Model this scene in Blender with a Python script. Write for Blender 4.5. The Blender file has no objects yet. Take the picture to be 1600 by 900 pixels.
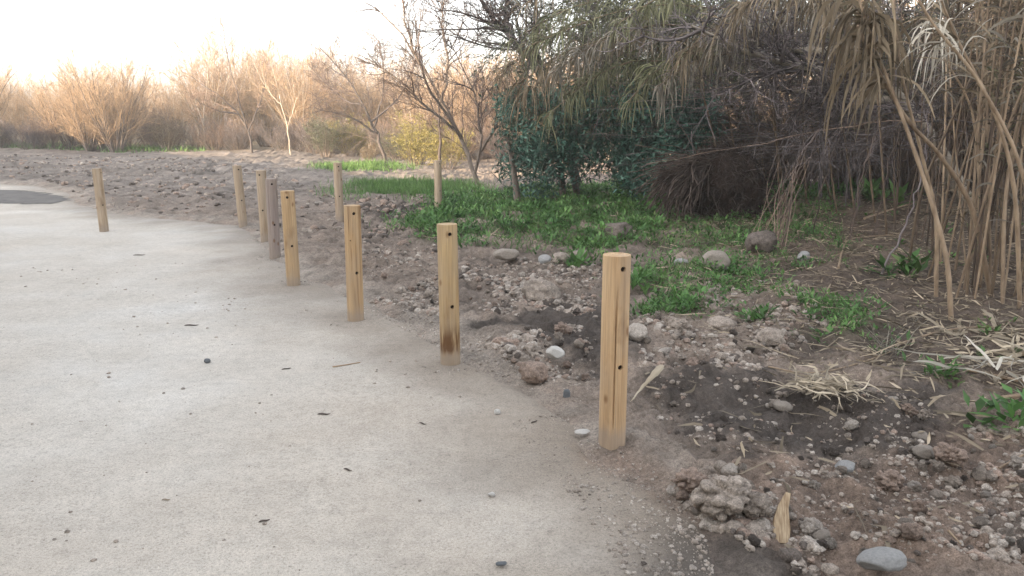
import bpy, bmesh, math
import numpy as np
from mathutils import Vector, Matrix

R = math.radians
S = bpy.context.scene
COL = S.collection

# ------------------------------------------------------------------ camera, sky, sun, exposure
F, HC, PITCH = 1232.0, 1.55, R(11.7)
cd = bpy.data.cameras.new('camera'); cam = bpy.data.objects.new('camera', cd); COL.objects.link(cam)
cam.location = (0, 0, HC); cam.rotation_euler = (R(90) - PITCH, 0, 0)
cd.sensor_width = 36.0; cd.lens = 36.0 * F / 1600.0; cd.clip_end = 3000; cd.clip_start = 0.05
S.camera = cam

SUN_EL, SUN_BACK = R(13.5), R(50)           # low sun, behind the camera and to the left
SUND = np.array([math.sin(SUN_BACK), math.cos(SUN_BACK)])   # horizontal way the light travels
ld = bpy.data.lights.new('sun', 'SUN'); ld.energy = 3.4; ld.angle = R(0.5); ld.color = (1.0, 0.74, 0.46)
sun = bpy.data.objects.new('sun', ld); COL.objects.link(sun); sun.location = (-30, -20, 30)
sun.rotation_euler = Vector((SUND[0] * math.cos(SUN_EL), SUND[1] * math.cos(SUN_EL), -math.sin(SUN_EL))).to_track_quat('-Z', 'Y').to_euler()
W = bpy.data.worlds.new('World'); S.world = W; W.use_nodes = True
wn, wl = W.node_tree.nodes, W.node_tree.links
sky = wn.new('ShaderNodeTexSky'); sky.sky_type = 'NISHITA'; sky.sun_disc = False
sky.sun_elevation = SUN_EL; sky.sun_rotation = math.atan2(-SUND[0], -SUND[1])
sky.air_density = 1.0; sky.dust_density = 3.0; sky.ozone_density = 1.0
hs = wn.new('ShaderNodeHueSaturation'); hs.inputs['Saturation'].default_value = 0.26; hs.inputs['Value'].default_value = 1.0
wl.new(sky.outputs[0], hs.inputs['Color']); wl.new(hs.outputs[0], wn['Background'].inputs['Color'])
wn['Background'].inputs['Strength'].default_value = 0.15
S.view_settings.view_transform = 'Standard'; S.view_settings.look = 'None'
HAZE = 0.0017
S.view_settings.exposure = 2.45; S.view_settings.gamma = 1.0
S.cycles.max_bounces = 6; S.cycles.diffuse_bounces = 4; S.cycles.glossy_bounces = 2; S.cycles.transmission_bounces = 3
S.cycles.volume_bounces = 1; S.cycles.use_denoising = True; S.cycles.sample_clamp_indirect = 6.0
S.cycles.use_adaptive_sampling = False
cp, sp = math.cos(PITCH), math.sin(PITCH)

def ray(px, py):
    X = (px - 800) / F; Yv = (450 - py) / F
    return np.array([X, cp + Yv * sp, -sp + Yv * cp])
def g(px, py, z=0.0):                        # where a line of sight meets the ground
    d = ray(px, py); t = (z - HC) / d[2]; return np.array([d[0] * t, d[1] * t, z])
def at(px, py, Y):
    d = ray(px, py); t = Y / d[1]; return np.array([d[0] * t, Y, HC + d[2] * t])
def gp(pts): return np.array([g(*p)[:2] for p in pts])

# ------------------------------------------------------------------ numeric helpers
def _hash(ix, iy, iz, seed):
    h = (ix * 374761393 + iy * 668265263 + iz * 2147483647 + seed * 1442695041) & 0xFFFFFFFF
    h = ((h ^ (h >> 13)) * 1274126177) & 0xFFFFFFFF
    return ((h ^ (h >> 16)) & 0xFFFFFF) / float(0xFFFFFF)
def vnoise(p, seed=0):
    p = np.asarray(p, float); i = np.floor(p).astype(np.int64); f = p - i; f = f * f * (3 - 2 * f)
    if p.shape[-1] == 2:
        x, y = i[..., 0], i[..., 1]; a, b = f[..., 0], f[..., 1]; z = np.zeros_like(x)
        return (_hash(x, y, z, seed) * (1 - a) + _hash(x + 1, y, z, seed) * a) * (1 - b) + (_hash(x, y + 1, z, seed) * (1 - a) + _hash(x + 1, y + 1, z, seed) * a) * b
    x, y, z = i[..., 0], i[..., 1], i[..., 2]; a, b, c = f[..., 0], f[..., 1], f[..., 2]; r = 0
    for dz, wz in ((0, 1 - c), (1, c)):
        r = r + wz * ((_hash(x, y, z + dz, seed) * (1 - a) + _hash(x + 1, y, z + dz, seed) * a) * (1 - b) + (_hash(x, y + 1, z + dz, seed) * (1 - a) + _hash(x + 1, y + 1, z + dz, seed) * a) * b)
    return r
def fbm(p, octaves=4, seed=0, gain=0.5):
    p = np.asarray(p, float); s = 0; a = 1; n = 0
    for o in range(octaves):
        s = s + a * (vnoise(p * 2 ** o + o * 17.3, seed + o) * 2 - 1); n += a; a *= gain
    return s / n
def sstep(a, b, x):
    t = np.clip((x - a) / (b - a), 0, 1); return t * t * (3 - 2 * t)
def nrm(v): return v / np.maximum(np.linalg.norm(v, axis=-1, keepdims=True), 1e-9)
def pip(poly, P):
    x, y = P[:, 0], P[:, 1]; ins = np.zeros(len(P), bool)
    for i in range(len(poly)):
        (x0, y0), (x1, y1) = poly[i - 1], poly[i]
        c = (y0 > y) != (y1 > y)
        if y0 != y1: ins ^= c & (x < (x1 - x0) * (y - y0) / (y1 - y0) + x0)
    return ins
def pdist(poly, P, closed=True):
    d = np.full(len(P), 1e9); n = len(poly)
    for i in range(0 if closed else 1, n):
        a, b = np.array(poly[i - 1]), np.array(poly[i]); ab = b - a
        t = np.clip(((P - a) @ ab) / max(ab @ ab, 1e-12), 0, 1)
        q = P - (a + t[:, None] * ab); d = np.minimum(d, np.hypot(q[:, 0], q[:, 1]))
    return d
def sdist(poly, P):                          # negative inside
    d = pdist(poly, P); return np.where(pip(poly, P), -d, d)
def scatter(rng, poly, n):
    poly = np.array(poly); lo, hi = poly.min(0), poly.max(0); out = np.zeros((0, 2))
    while len(out) < n:
        q = lo + rng.random((n * 3 + 30, 2)) * (hi - lo); out = np.vstack([out, q[pip(poly, q)]])
    return out[:n]

# ------------------------------------------------------------------ mesh building
class MB:
    def __init__(s): s.v, s.q, s.t, s.c, s.n = [], [], [], [], 0
    def add(s, v, quads=None, tris=None, tint=None):
        v = np.asarray(v, float).reshape(-1, 3)
        if quads is not None and len(quads): s.q.append(np.asarray(quads).reshape(-1, 4) + s.n)
        if tris is not None and len(tris): s.t.append(np.asarray(tris).reshape(-1, 3) + s.n)
        s.v.append(v); s.c.append(np.full(len(v), 0.5) if tint is None else np.broadcast_to(np.asarray(tint, float), (len(v),)))
        s.n += len(v)
    def mesh(s, name, mat=None, smooth=True):
        v = np.vstack(s.v); q = np.vstack(s.q) if s.q else np.zeros((0, 4), int); t = np.vstack(s.t) if s.t else np.zeros((0, 3), int)
        m = bpy.data.meshes.new(name); m.vertices.add(len(v)); m.vertices.foreach_set('co', v.astype(np.float32).ravel())
        loops = np.concatenate([q.ravel(), t.ravel()]).astype(np.int32); m.loops.add(len(loops)); m.loops.foreach_set('vertex_index', loops)
        m.polygons.add(len(q) + len(t))
        m.polygons.foreach_set('loop_start', np.concatenate([np.arange(len(q)) * 4, len(q) * 4 + np.arange(len(t)) * 3]).astype(np.int32))
        m.polygons.foreach_set('use_smooth', np.full(len(q) + len(t), smooth))
        a = m.attributes.new('tint', 'FLOAT', 'POINT'); a.data.foreach_set('value', np.concatenate(s.c).astype(np.float32))
        m.update(calc_edges=True)
        if mat: m.materials.append(mat)
        return m
    def build(s, name, mat, parent=None, smooth=True):
        return link(name, s.mesh(name, mat, smooth), parent)
    def tubes(s, P, Rad, sides=4, tint=None, cap=False):
        P = np.asarray(P, float); N, K, _ = P.shape; Rad = np.broadcast_to(Rad, (N, K))
        T = nrm(np.gradient(P, axis=1)); m = nrm(T.mean(1))
        ref = np.where(np.abs(m[:, 2:3]) > 0.8, np.array([[1.0, 0, 0]]), np.array([[0, 0, 1.0]]))
        A = nrm(np.cross(T, ref[:, None, :])); B = np.cross(T, A)
        th = np.arange(sides) * 2 * math.pi / sides
        V = P[:, :, None, :] + Rad[:, :, None, None] * (A[:, :, None, :] * np.cos(th)[:, None] + B[:, :, None, :] * np.sin(th)[:, None])
        i = np.arange(N)[:, None, None] * K * sides; k = np.arange(K - 1)[None, :, None] * sides; j = np.arange(sides)[None, None, :]; j2 = (j + 1) % sides
        Q = np.stack([i + k + j, i + k + j2, i + k + sides + j2, i + k + sides + j], -1).reshape(-1, 4)
        tn = None if tint is None else np.repeat(np.broadcast_to(tint, (N,)), K * sides)
        s.add(V.reshape(-1, 3), Q, None, tn)
        if cap:
            for e, d in ((0, -1), (K - 1, 1)):
                c = P[:, e]; ring = V[:, e]; vv = np.concatenate([ring, c[:, None]], 1)
                b = np.arange(N)[:, None] * (sides + 1); jj = np.arange(sides)[None]
                tri = np.stack([b + sides + 0 * jj, b + jj, b + (jj + 1) % sides], -1).reshape(-1, 3)
                s.add(vv.reshape(-1, 3), None, tri, None if tint is None else np.repeat(np.broadcast_to(tint, (N,)), sides + 1))
    def blades(s, P, Wd, rng, tint=None, flat=None):
        P = np.asarray(P, float); N, K, _ = P.shape
        T = nrm(np.gradient(P, axis=1))
        r = nrm(rng.normal(size=(N, 3))) if flat is None else np.broadcast_to(flat, (N, 3))
        side = nrm(np.cross(T, r[:, None, :])); h = side * np.broadcast_to(Wd, (N, K))[:, :, None] * 0.5
        V = np.stack([P - h, P + h], 2).reshape(-1, 3)
        i = np.arange(N)[:, None] * K * 2; k = np.arange(K - 1)[None] * 2
        Q = np.stack([i + k, i + k + 1, i + k + 3, i + k + 2], -1).reshape(-1, 4)
        s.add(V, Q, None, None if tint is None else np.repeat(np.broadcast_to(tint, (N,)), K * 2))
    def leaves(s, B, D, Nn, L, Wd, tint=None, fold=0.15):   # pointed leaf of four faces folded on its midrib
        B, D = np.asarray(B), nrm(np.asarray(D)); N = len(B); side = nrm(np.cross(D, Nn)); up = np.cross(side, D)
        L = np.broadcast_to(L, (N,))[:, None]; Wd = np.broadcast_to(Wd, (N,))[:, None]
        mid = B + D * L * 0.45 - up * Wd * fold; tip = B + D * L - up * L * 0.12
        V = np.stack([B, mid - side * Wd * .5 + up * Wd * fold, mid, mid + side * Wd * .5 + up * Wd * fold, tip], 1).reshape(-1, 3)
        i = np.arange(N)[:, None] * 5
        s.add(V, None, (i[:, :, None] + np.array([[0, 1, 2], [0, 2, 3], [1, 4, 2], [2, 4, 3]])[None]).reshape(-1, 3), None if tint is None else np.repeat(np.broadcast_to(tint, (N,)), 5))

def link(name, data, parent=None):
    o = bpy.data.objects.new(name, data); COL.objects.link(o)
    if parent is not None: o.parent = parent
    return o
def tag(o, label=None, cat=None, group=None, kind=None):
    for k, v in (('label', label), ('category', cat), ('group', group), ('kind', kind)):
        if v: o[k] = v
    return o
def empty(name, loc=(0, 0, 0), label=None, cat=None, group=None):
    o = bpy.data.objects.new(name, None); COL.objects.link(o); o.location = loc; o.empty_display_size = .1
    return tag(o, label, cat, group)
def copy_tree(o, label=None, parent=None):
    c = o.copy(); COL.objects.link(c)
    if parent is not None: c.parent = parent
    if label: c['label'] = label
    for ch in list(o.children): copy_tree(ch, None, c)
    return c

def curves(rng, base, dirs, length, K, wig=0.1, grav=0.0):
    base, d = np.asarray(base, float), nrm(np.asarray(dirs, float)); N = len(base)
    st = (np.broadcast_to(length, (N,)) / (K - 1))[:, None]; P = [base]; p = base
    for k in range(K - 1):
        p = p + d * st; P.append(p)
        d = nrm(d + rng.normal(size=(N, 3)) * wig + np.array([0, 0, grav]))
    return np.stack(P, 1)
def sprout(rng, P, n, t0, t1, ang, up=0.0):
    """n child starts on every curve: positions, directions, place along the parent, parent index"""
    N, K, _ = P.shape; idx = np.repeat(np.arange(N), n); t = t0 + rng.random(N * n) * (t1 - t0)
    f = t * (K - 1); k = np.minimum(f.astype(int), K - 2); a = (f - k)[:, None]
    p = P[idx, k] * (1 - a) + P[idx, k + 1] * a; tg = nrm(P[idx, k + 1] - P[idx, k])
    perp = nrm(np.cross(tg, rng.normal(size=tg.shape))); an = ang[0] + rng.random(N * n) * (ang[1] - ang[0])
    d = tg * np.cos(an)[:, None] + perp * np.sin(an)[:, None]; d[:, 2] += up
    return p, nrm(d), t, idx
def taper(r, K, end=0.25): return np.asarray(r, float).reshape(-1, 1) * np.linspace(1, end, K)[None]
def spline(pts, K):
    pts = np.asarray(pts, float); n = len(pts); q = np.vstack([2 * pts[0] - pts[1], pts, 2 * pts[-1] - pts[-2]])
    t = np.linspace(0, n - 1 - 1e-6, K); i = t.astype(int); f = (t - i)[:, None]
    a, b, c, d = q[i], q[i + 1], q[i + 2], q[i + 3]
    return 0.5 * (2 * b + (c - a) * f + (2 * a - 5 * b + 4 * c - d) * f * f + (3 * b - a - 3 * c + d) * f ** 3)

# ------------------------------------------------------------------ materials
class Mat:
    def __init__(s, name):
        s.m = bpy.data.materials.new(name); s.m.use_nodes = True; s.n, s.l = s.m.node_tree.nodes, s.m.node_tree.links
        s.b = s.n['Principled BSDF']; s.co = s.n.new('ShaderNodeTexCoord')
        s.b.inputs['Specular IOR Level'].default_value = 0.25
    def out(s, x, sock): s.l.new(x, s.b.inputs[sock])
    def mapv(s, scale, src='Object', rnd=False):
        mp = s.n.new('ShaderNodeMapping'); mp.inputs['Scale'].default_value = scale if hasattr(scale, '__len__') else (scale,) * 3
        s.l.new(s.co.outputs[src], mp.inputs['Vector'])
        if rnd:
            oi = s.n.new('ShaderNodeObjectInfo'); ml = s.n.new('ShaderNodeMath'); ml.operation = 'MULTIPLY'; ml.inputs[1].default_value = 37.0
            s.l.new(oi.outputs['Random'], ml.inputs[0]); s.l.new(ml.outputs[0], mp.inputs['Location'])
        return mp.outputs[0]
    def noise(s, vec, scale=1.0, detail=5, rough=0.55, dist=0.0):
        t = s.n.new('ShaderNodeTexNoise'); t.inputs['Scale'].default_value = scale; t.inputs['Detail'].default_value = detail
        t.inputs['Roughness'].default_value = rough; t.inputs['Distortion'].default_value = dist; s.l.new(vec, t.inputs['Vector']); return t.outputs['Fac']
    def voro(s, vec, scale):
        t = s.n.new('ShaderNodeTexVoronoi'); t.inputs['Scale'].default_value = scale; s.l.new(vec, t.inputs['Vector']); return t.outputs['Distance']
    def ramp(s, fac, stops):
        r = s.n.new('ShaderNodeValToRGB'); e = r.color_ramp.elements
        while len(e) < len(stops): e.new(0.5)
        for el, (p, c) in zip(e, stops):
            el.position = p; el.color = (*c, 1) if hasattr(c, '__len__') else (c, c, c, 1)
        s.l.new(fac, r.inputs[0]); return r.outputs[0]
    def mix(s, a, b, fac, mode='MIX'):
        x = s.n.new('ShaderNodeMix'); x.data_type = 'RGBA'; x.blend_type = mode
        for v, i in ((fac, 0), (a, 6), (b, 7)):
            if hasattr(v, 'node'): s.l.new(v, x.inputs[i])
            else: x.inputs[i].default_value = v if i == 0 else ((*v, 1) if len(v) == 3 else v)
        return x.outputs[2]
    def attr(s, name, col=False):
        a = s.n.new('ShaderNodeAttribute'); a.attribute_name = name; return a.outputs['Color' if col else 'Fac']
    def mrange(s, x, lo, hi):
        r = s.n.new('ShaderNodeMapRange'); r.inputs[3].default_value = lo; r.inputs[4].default_value = hi; s.l.new(x, r.inputs[0]); return r.outputs[0]
    def bump(s, h, dist, strength=1.0, prev=None):
        b = s.n.new('ShaderNodeBump'); b.inputs['Distance'].default_value = dist; b.inputs['Strength'].default_value = strength
        s.l.new(h, b.inputs['Height'])
        if prev is not None: s.l.new(prev, b.inputs['Normal'])
        return b.outputs[0]

def plain(name, stops, scale=6.0, rough=0.85, bump=0.0, bscale=60.0, tint=(0.65, 1.35), stretch=(1, 1, 1), trans=0.0, rnd=False):
    M = Mat(name); vec = M.mapv(tuple(scale * a for a in stretch), rnd=rnd)
    c = M.ramp(M.noise(vec, 1.0, 5), stops)
    tv = M.mrange(M.attr('tint'), *tint)
    k = M.n.new('ShaderNodeCombineColor')
    for i in range(3): M.l.new(tv, k.inputs[i])
    c = M.mix(c, k.outputs[0], 1.0, 'MULTIPLY'); M.out(c, 'Base Color'); M.b.inputs['Roughness'].default_value = rough
    if bump: M.out(M.bump(M.noise(M.mapv(tuple(bscale * a for a in stretch), rnd=rnd), 1.0, 4), bump), 'Normal')
    if trans:
        tr = M.n.new('ShaderNodeBsdfTranslucent'); mx = M.n.new('ShaderNodeMixShader'); mx.inputs[0].default_value = trans
        M.l.new(c, tr.inputs[0]); M.l.new(M.b.outputs[0], mx.inputs[1]); M.l.new(tr.outputs[0], mx.inputs[2])
        M.l.new(mx.outputs[0], M.n['Material Output'].inputs[0])
    return M.m

def soil_material(name, own_color=None, unit=1.0):
    M = Mat(name); wv = M.mapv(unit, rnd=unit != 1.0)
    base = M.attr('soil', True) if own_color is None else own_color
    n1 = M.noise(wv, 3.0, 8, 0.7); n2 = M.noise(wv, 45.0, 5, 0.7); n3 = M.noise(wv, 180.0, 3, 0.6)
    c = M.mix(base, M.ramp(n1, [(0.3, 0.52), (0.5, 1.0), (0.7, 1.38)]), 1.0, 'MULTIPLY')
    c = M.mix(c, M.ramp(n2, [(0.3, 0.6), (0.5, 1.0), (0.72, 1.4)]), 1.0, 'MULTIPLY')
    c = M.mix(c, M.ramp(n3, [(0.3, 0.75), (0.7, 1.25)]), 1.0, 'MULTIPLY')
    M.out(c, 'Base Color'); M.b.inputs['Roughness'].default_value = 0.95
    b = M.bump(n2, 0.008); b = M.bump(n3, 0.002, prev=b); M.out(b, 'Normal'); return M.m

def path_material():
    M = Mat('trodden_sand'); wv = M.mapv(1.0)
    big = M.noise(wv, 0.55, 6, 0.6); mid = M.noise(wv, 2.6, 8, 0.68); fine = M.noise(wv, 90.0, 5, 0.75); grain = M.noise(wv, 420.0, 2, 0.5)
    c = M.ramp(big, [(0.30, (0.42, 0.362, 0.30)), (0.55, (0.465, 0.418, 0.362)), (0.72, (0.505, 0.47, 0.425))])
    c = M.mix(c, M.ramp(mid, [(0.3, 0.90), (0.52, 1.0), (0.75, 1.07)]), 1.0, 'MULTIPLY')
    c = M.mix(c, M.ramp(fine, [(0.30, 0.52), (0.46, 0.98), (0.74, 1.24)]), 1.0, 'MULTIPLY')
    c = M.mix(c, M.ramp(grain, [(0.3, 0.68), (0.68, 1.2)]), 1.0, 'MULTIPLY')
    crumb = M.noise(wv, 42.0, 3, 0.8); c = M.mix(c, M.ramp(crumb, [(0.30, 0.72), (0.40, 1.0), (0.66, 1.0), (0.74, 1.16)]), 1.0, 'MULTIPLY')
    blotch = M.noise(wv, 16.0, 6, 0.72); c = M.mix(c, M.ramp(blotch, [(0.32, 0.85), (0.5, 1.0), (0.7, 1.08)]), 1.0, 'MULTIPLY')
    c = M.mix(c, M.attr('soil', True), 1.0, 'MULTIPLY')
    M.out(c, 'Base Color'); M.b.inputs['Roughness'].default_value = 0.95
    b = M.bump(mid, 0.02, 0.6); b = M.bump(fine, 0.0028, 0.9, b); b = M.bump(grain, 0.0008, 0.8, b); M.out(b, 'Normal'); return M.m

def wood_material(name, stops, dirt=(0.30, 0.25, 0.21), stain=0.0):
    M = Mat(name); v = M.mapv((26, 26, 1.1), rnd=True)
    ring = M.noise(v, 1.0, 6, 0.62, 0.5); fine = M.noise(M.mapv((150, 150, 3.0), rnd=True), 1.0, 3, 0.6); blot = M.noise(M.mapv((9, 9, 3.2), rnd=True), 1.0, 4, 0.6)
    c = M.ramp(ring, stops)
    c = M.mix(c, M.ramp(fine, [(0.3, 0.72), (0.55, 1.0), (0.75, 1.1)]), 1.0, 'MULTIPLY')
    c = M.mix(c, M.ramp(blot, [(0.25, (0.62, 0.53, 0.42)), (0.42, 1.0)]), 0.85, 'MULTIPLY')
    oi = M.n.new('ShaderNodeObjectInfo'); k_ = M.n.new('ShaderNodeCombineColor')
    for i_, (lo_, hi_) in enumerate(((.80, 1.08), (.80, 1.06), (.78, 1.12))): M.l.new(M.mrange(oi.outputs['Random'], lo_, hi_), k_.inputs[i_])
    c = M.mix(c, k_.outputs[0], 1.0, 'MULTIPLY')
    grey = M.noise(M.mapv((5, 5, 1.6), rnd=True), 1.0, 5, .65); c = M.mix(c, (0.33, 0.27, 0.21), M.ramp(grey, [(.48, 0), (.72, .55)]))
    kn = M.voro(M.mapv((8.5, 8.5, 5.0), rnd=True), 1.0)                       # knots
    c = M.mix((0.16, 0.075, 0.03), c, M.ramp(kn, [(0.07, 0.25), (0.16, 1.0)]))
    if stain:
        sn = M.noise(M.mapv((30, 30, 4.0), rnd=True), 1.0, 3); sx = M.n.new('ShaderNodeSeparateXYZ'); M.l.new(M.co.outputs['Object'], sx.inputs[0])
        band = M.ramp(sx.outputs['Z'], [(0.07, 0.0), (0.11, 1.0), (0.20, 0.9), (0.30, 0.0)])
        f = M.mix((0, 0, 0), M.ramp(sn, [(0.42, 0.0), (0.56, 1.0)]), band)
        c = M.mix(c, (0.12, 0.055, 0.02), f)
    z = M.n.new('ShaderNodeSeparateXYZ'); M.l.new(M.co.outputs['Object'], z.inputs[0])
    dn = M.noise(M.mapv((30, 30, 14), rnd=True), 1.0, 5); ad = M.n.new('ShaderNodeMath'); ad.operation = 'MULTIPLY_ADD'; ad.inputs[1].default_value = -0.12
    M.l.new(dn, ad.inputs[0]); M.l.new(z.outputs['Z'], ad.inputs[2])
    
    c = M.mix(c, dirt, M.ramp(ad.outputs[0], [(0.0, 0.6), (0.05, 0.12), (0.10, 0.0)]))      # mud splashed on the foot
    M.out(c, 'Base Color'); M.b.inputs['Roughness'].default_value = 0.75
    b = M.bump(ring, 0.004, 0.7); b = M.bump(fine, 0.0015, 0.8, b); M.out(b, 'Normal'); return M.m

m_soil = soil_material('churned_soil'); m_path = path_material()
def clod_pair(name, c): return soil_material(name, c), soil_material(name + '_lump', c, 0.11)
m_clod, l_clod = clod_pair('dry_clod', (0.30, 0.255, 0.218)); m_clod_red, l_clod_red = clod_pair('reddish_clod', (0.27, 0.205, 0.168))
m_clod_pale, l_clod_pale = clod_pair('pale_clod', (0.39, 0.345, 0.305)); m_clod_dark, l_clod_dark = clod_pair('dark_clod', (0.12, 0.10, 0.088))
m_stone_grey = plain('grey_stone', [(0.3, (0.26, 0.26, 0.26)), (0.7, (0.36, 0.355, 0.35))], 9, 0.8, 0.004, 90)
m_stone_white = plain('white_stone', [(0.3, (0.44, 0.42, 0.40)), (0.7, (0.60, 0.58, 0.55))], 14, 0.75, 0.003, 80)
m_stone_tan = plain('tan_stone', [(0.3, (0.23, 0.20, 0.17)), (0.7, (0.34, 0.30, 0.265))], 12, 0.85, 0.004, 90)
m_stone_slate = plain('slate_stone', [(0.3, (0.10, 0.11, 0.12)), (0.7, (0.17, 0.18, 0.19))], 14, 0.7, 0.003, 90)
GOLD = [(0.28, (0.22, 0.125, 0.06)), (0.44, (0.44, 0.295, 0.155)), (0.68, (0.54, 0.39, 0.225))]
m_wood = wood_material('new_pine', GOLD); m_wood_stain = wood_material('stained_pine', [(p, (c[0] * 1.02, c[1] * 1.04, c[2] * 1.0)) for p, c in GOLD], stain=1.0)
m_wood_grey = wood_material('weathered_pine', [(0.28, (0.17, 0.13, 0.11)), (0.46, (0.26, 0.21, 0.18)), (0.68, (0.33, 0.28, 0.24))])
m_wood_pale = wood_material('faded_pine', [(0.28, (0.27, 0.19, 0.11)), (0.46, (0.40, 0.31, 0.21)), (0.68, (0.47, 0.38, 0.28))])
m_hole = plain('bore_shade', [(0.3, (0.02, 0.012, 0.008)), (0.7, (0.05, 0.03, 0.02))], 60, 0.95)
m_cane = plain('dry_cane', [(0.3, (0.095, 0.066, 0.045)), (0.55, (0.20, 0.145, 0.098)), (0.75, (0.31, 0.235, 0.165))], 5, 0.6, 0.0015, 90, (0.45, 1.3), (3, 3, 1))
m_cane_pale = plain('bleached_cane', [(0.3, (0.16, 0.112, 0.075)), (0.6, (0.30, 0.225, 0.155))], 5, 0.6, 0.0015, 90, (0.6, 1.25), (3, 3, 1))
m_blade = plain('dry_reed_leaf', [(0.3, (0.13, 0.10, 0.066)), (0.65, (0.26, 0.205, 0.14))], 4, 0.65, 0, 60, (0.4, 1.35), trans=0.3)
m_blade_grey = plain('grey_reed_leaf', [(0.3, (0.17, 0.15, 0.12)), (0.65, (0.27, 0.245, 0.205))], 4, 0.7, 0, 60, (0.4, 1.35), trans=0.3)
m_blade_white = plain('bleached_reed_leaf', [(0.3, (0.44, 0.40, 0.33)), (0.65, (0.58, 0.54, 0.47))], 6, 0.65, 0, 60, (0.6, 1.2), trans=0.25)
m_blade_green = plain('olive_reed_leaf', [(0.3, (0.10, 0.11, 0.055)), (0.65, (0.19, 0.185, 0.11))], 4, 0.6, 0, 60, (0.5, 1.4), trans=0.3)
m_bark = plain('grey_bark', [(0.3, (0.10, 0.08, 0.068)), (0.7, (0.20, 0.165, 0.14))], 14, 0.9, 0.01, 60, (0.6, 1.4), (1, 1, .3))
m_bark_pale = plain('pale_bark', [(0.3, (0.24, 0.205, 0.17)), (0.7, (0.40, 0.36, 0.30))], 10, 0.85, 0.006, 60, (0.7, 1.3), (1, 1, .3))
m_twig = plain('bare_twigs', [(0.3, (0.15, 0.11, 0.09)), (0.7, (0.28, 0.20, 0.155))], 2, 0.85, 0, 60, (0.6, 1.4))
m_twig_tan = plain('tan_twigs', [(0.3, (0.25, 0.175, 0.115)), (0.7, (0.40, 0.29, 0.19))], 2, 0.85, 0, 60, (0.55, 1.4))
m_twig_dead = plain('dead_twigs', [(0.3, (0.085, 0.073, 0.076)), (0.7, (0.18, 0.155, 0.155))], 2, 0.9, 0, 60, (0.5, 1.5))
m_ever = plain('evergreen_leaf', [(0.3, (0.024, 0.068, 0.050)), (0.7, (0.068, 0.14, 0.105))], 3, 0.42, 0, 60, (0.5, 1.7))
m_olive = plain('grey_green_leaf', [(0.3, (0.06, 0.072, 0.045)), (0.7, (0.145, 0.15, 0.095))], 3, 0.6, 0, 60, (0.5, 1.5), trans=0.25)
m_yellow = plain('yellow_green_leaf', [(0.3, (0.16, 0.15, 0.05)), (0.7, (0.32, 0.27, 0.10))], 2, 0.6, 0, 60, (0.6, 1.4), trans=0.25)
m_weed = plain('weed_leaf', [(0.3, (0.045, 0.11, 0.034)), (0.55, (0.10, 0.20, 0.06)), (0.75, (0.17, 0.225, 0.085))], 3, 0.5, 0, 60, (0.35, 1.8), trans=0.3)
m_grass = plain('grass_blade', [(0.3, (0.06, 0.125, 0.035)), (0.7, (0.13, 0.225, 0.07))], 1.5, 0.5, 0, 60, (0.6, 1.5), trans=0.3)
m_root = plain('matted_root', [(0.3, (0.018, 0.012, 0.010)), (0.7, (0.05, 0.034, 0.028))], 7, 0.95, 0.03, 40, (0.5, 1.6))
m_fibre = plain('root_fibre', [(0.3, (0.045, 0.034, 0.030)), (0.7, (0.115, 0.088, 0.075))], 3, 0.9, 0, 60, (0.5, 1.5))
m_straw = plain('straw', [(0.3, (0.26, 0.205, 0.14)), (0.7, (0.42, 0.35, 0.26))], 8, 0.7, 0, 60, (0.4, 1.4), trans=0.2)
m_straw_pale = plain('pale_straw', [(0.3, (0.42, 0.35, 0.255)), (0.7, (0.58, 0.50, 0.39))], 8, 0.7, 0, 60, (0.4, 1.25), trans=0.2)
m_bark_dark = plain('dark_bark', [(0.3, (0.045, 0.038, 0.036)), (0.7, (0.10, 0.085, 0.08))], 14, 0.9, 0.01, 60, (0.6, 1.4), (1, 1, .3))
m_twig_dark = plain('dark_twigs', [(0.3, (0.08, 0.062, 0.058)), (0.7, (0.16, 0.125, 0.11))], 2, 0.85, 0, 60, (0.6, 1.4))
m_cane_dim = plain('brown_and_shaded_cane', [(0.3, (0.045, 0.032, 0.024)), (0.6, (0.10, 0.072, 0.054))], 5, 0.7, 0.0015, 90, (0.4, 1.5), (3, 3, 1))  # brown tone; on the rear canes it carries shade put into the colour
m_blade_dim = plain('shade_brown_reed_leaf', [(0.3, (0.05, 0.042, 0.032)), (0.65, (0.115, 0.095, 0.072))], 4, 0.75, 0, 60, (0.4, 1.5))  # leaves of the rear canes, the stand's shade put into the colour
m_chip = plain('split_wood', [(0.35, (0.24, 0.165, 0.10)), (0.7, (0.52, 0.41, 0.28))], 130, 0.85, 0.004, 160, (0.8, 1.2), (1, 1, .12))
m_shade_bank = plain('shade_bank_grass', [(0.3, (0.10, 0.095, 0.05)), (0.7, (0.17, 0.15, 0.09))], 0.6, 0.95)
m_damp = plain('damp_asphalt', [(0.3, (0.075, 0.07, 0.068)), (0.7, (0.15, 0.14, 0.132))], 3, 0.9, 0.01, 40)

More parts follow.
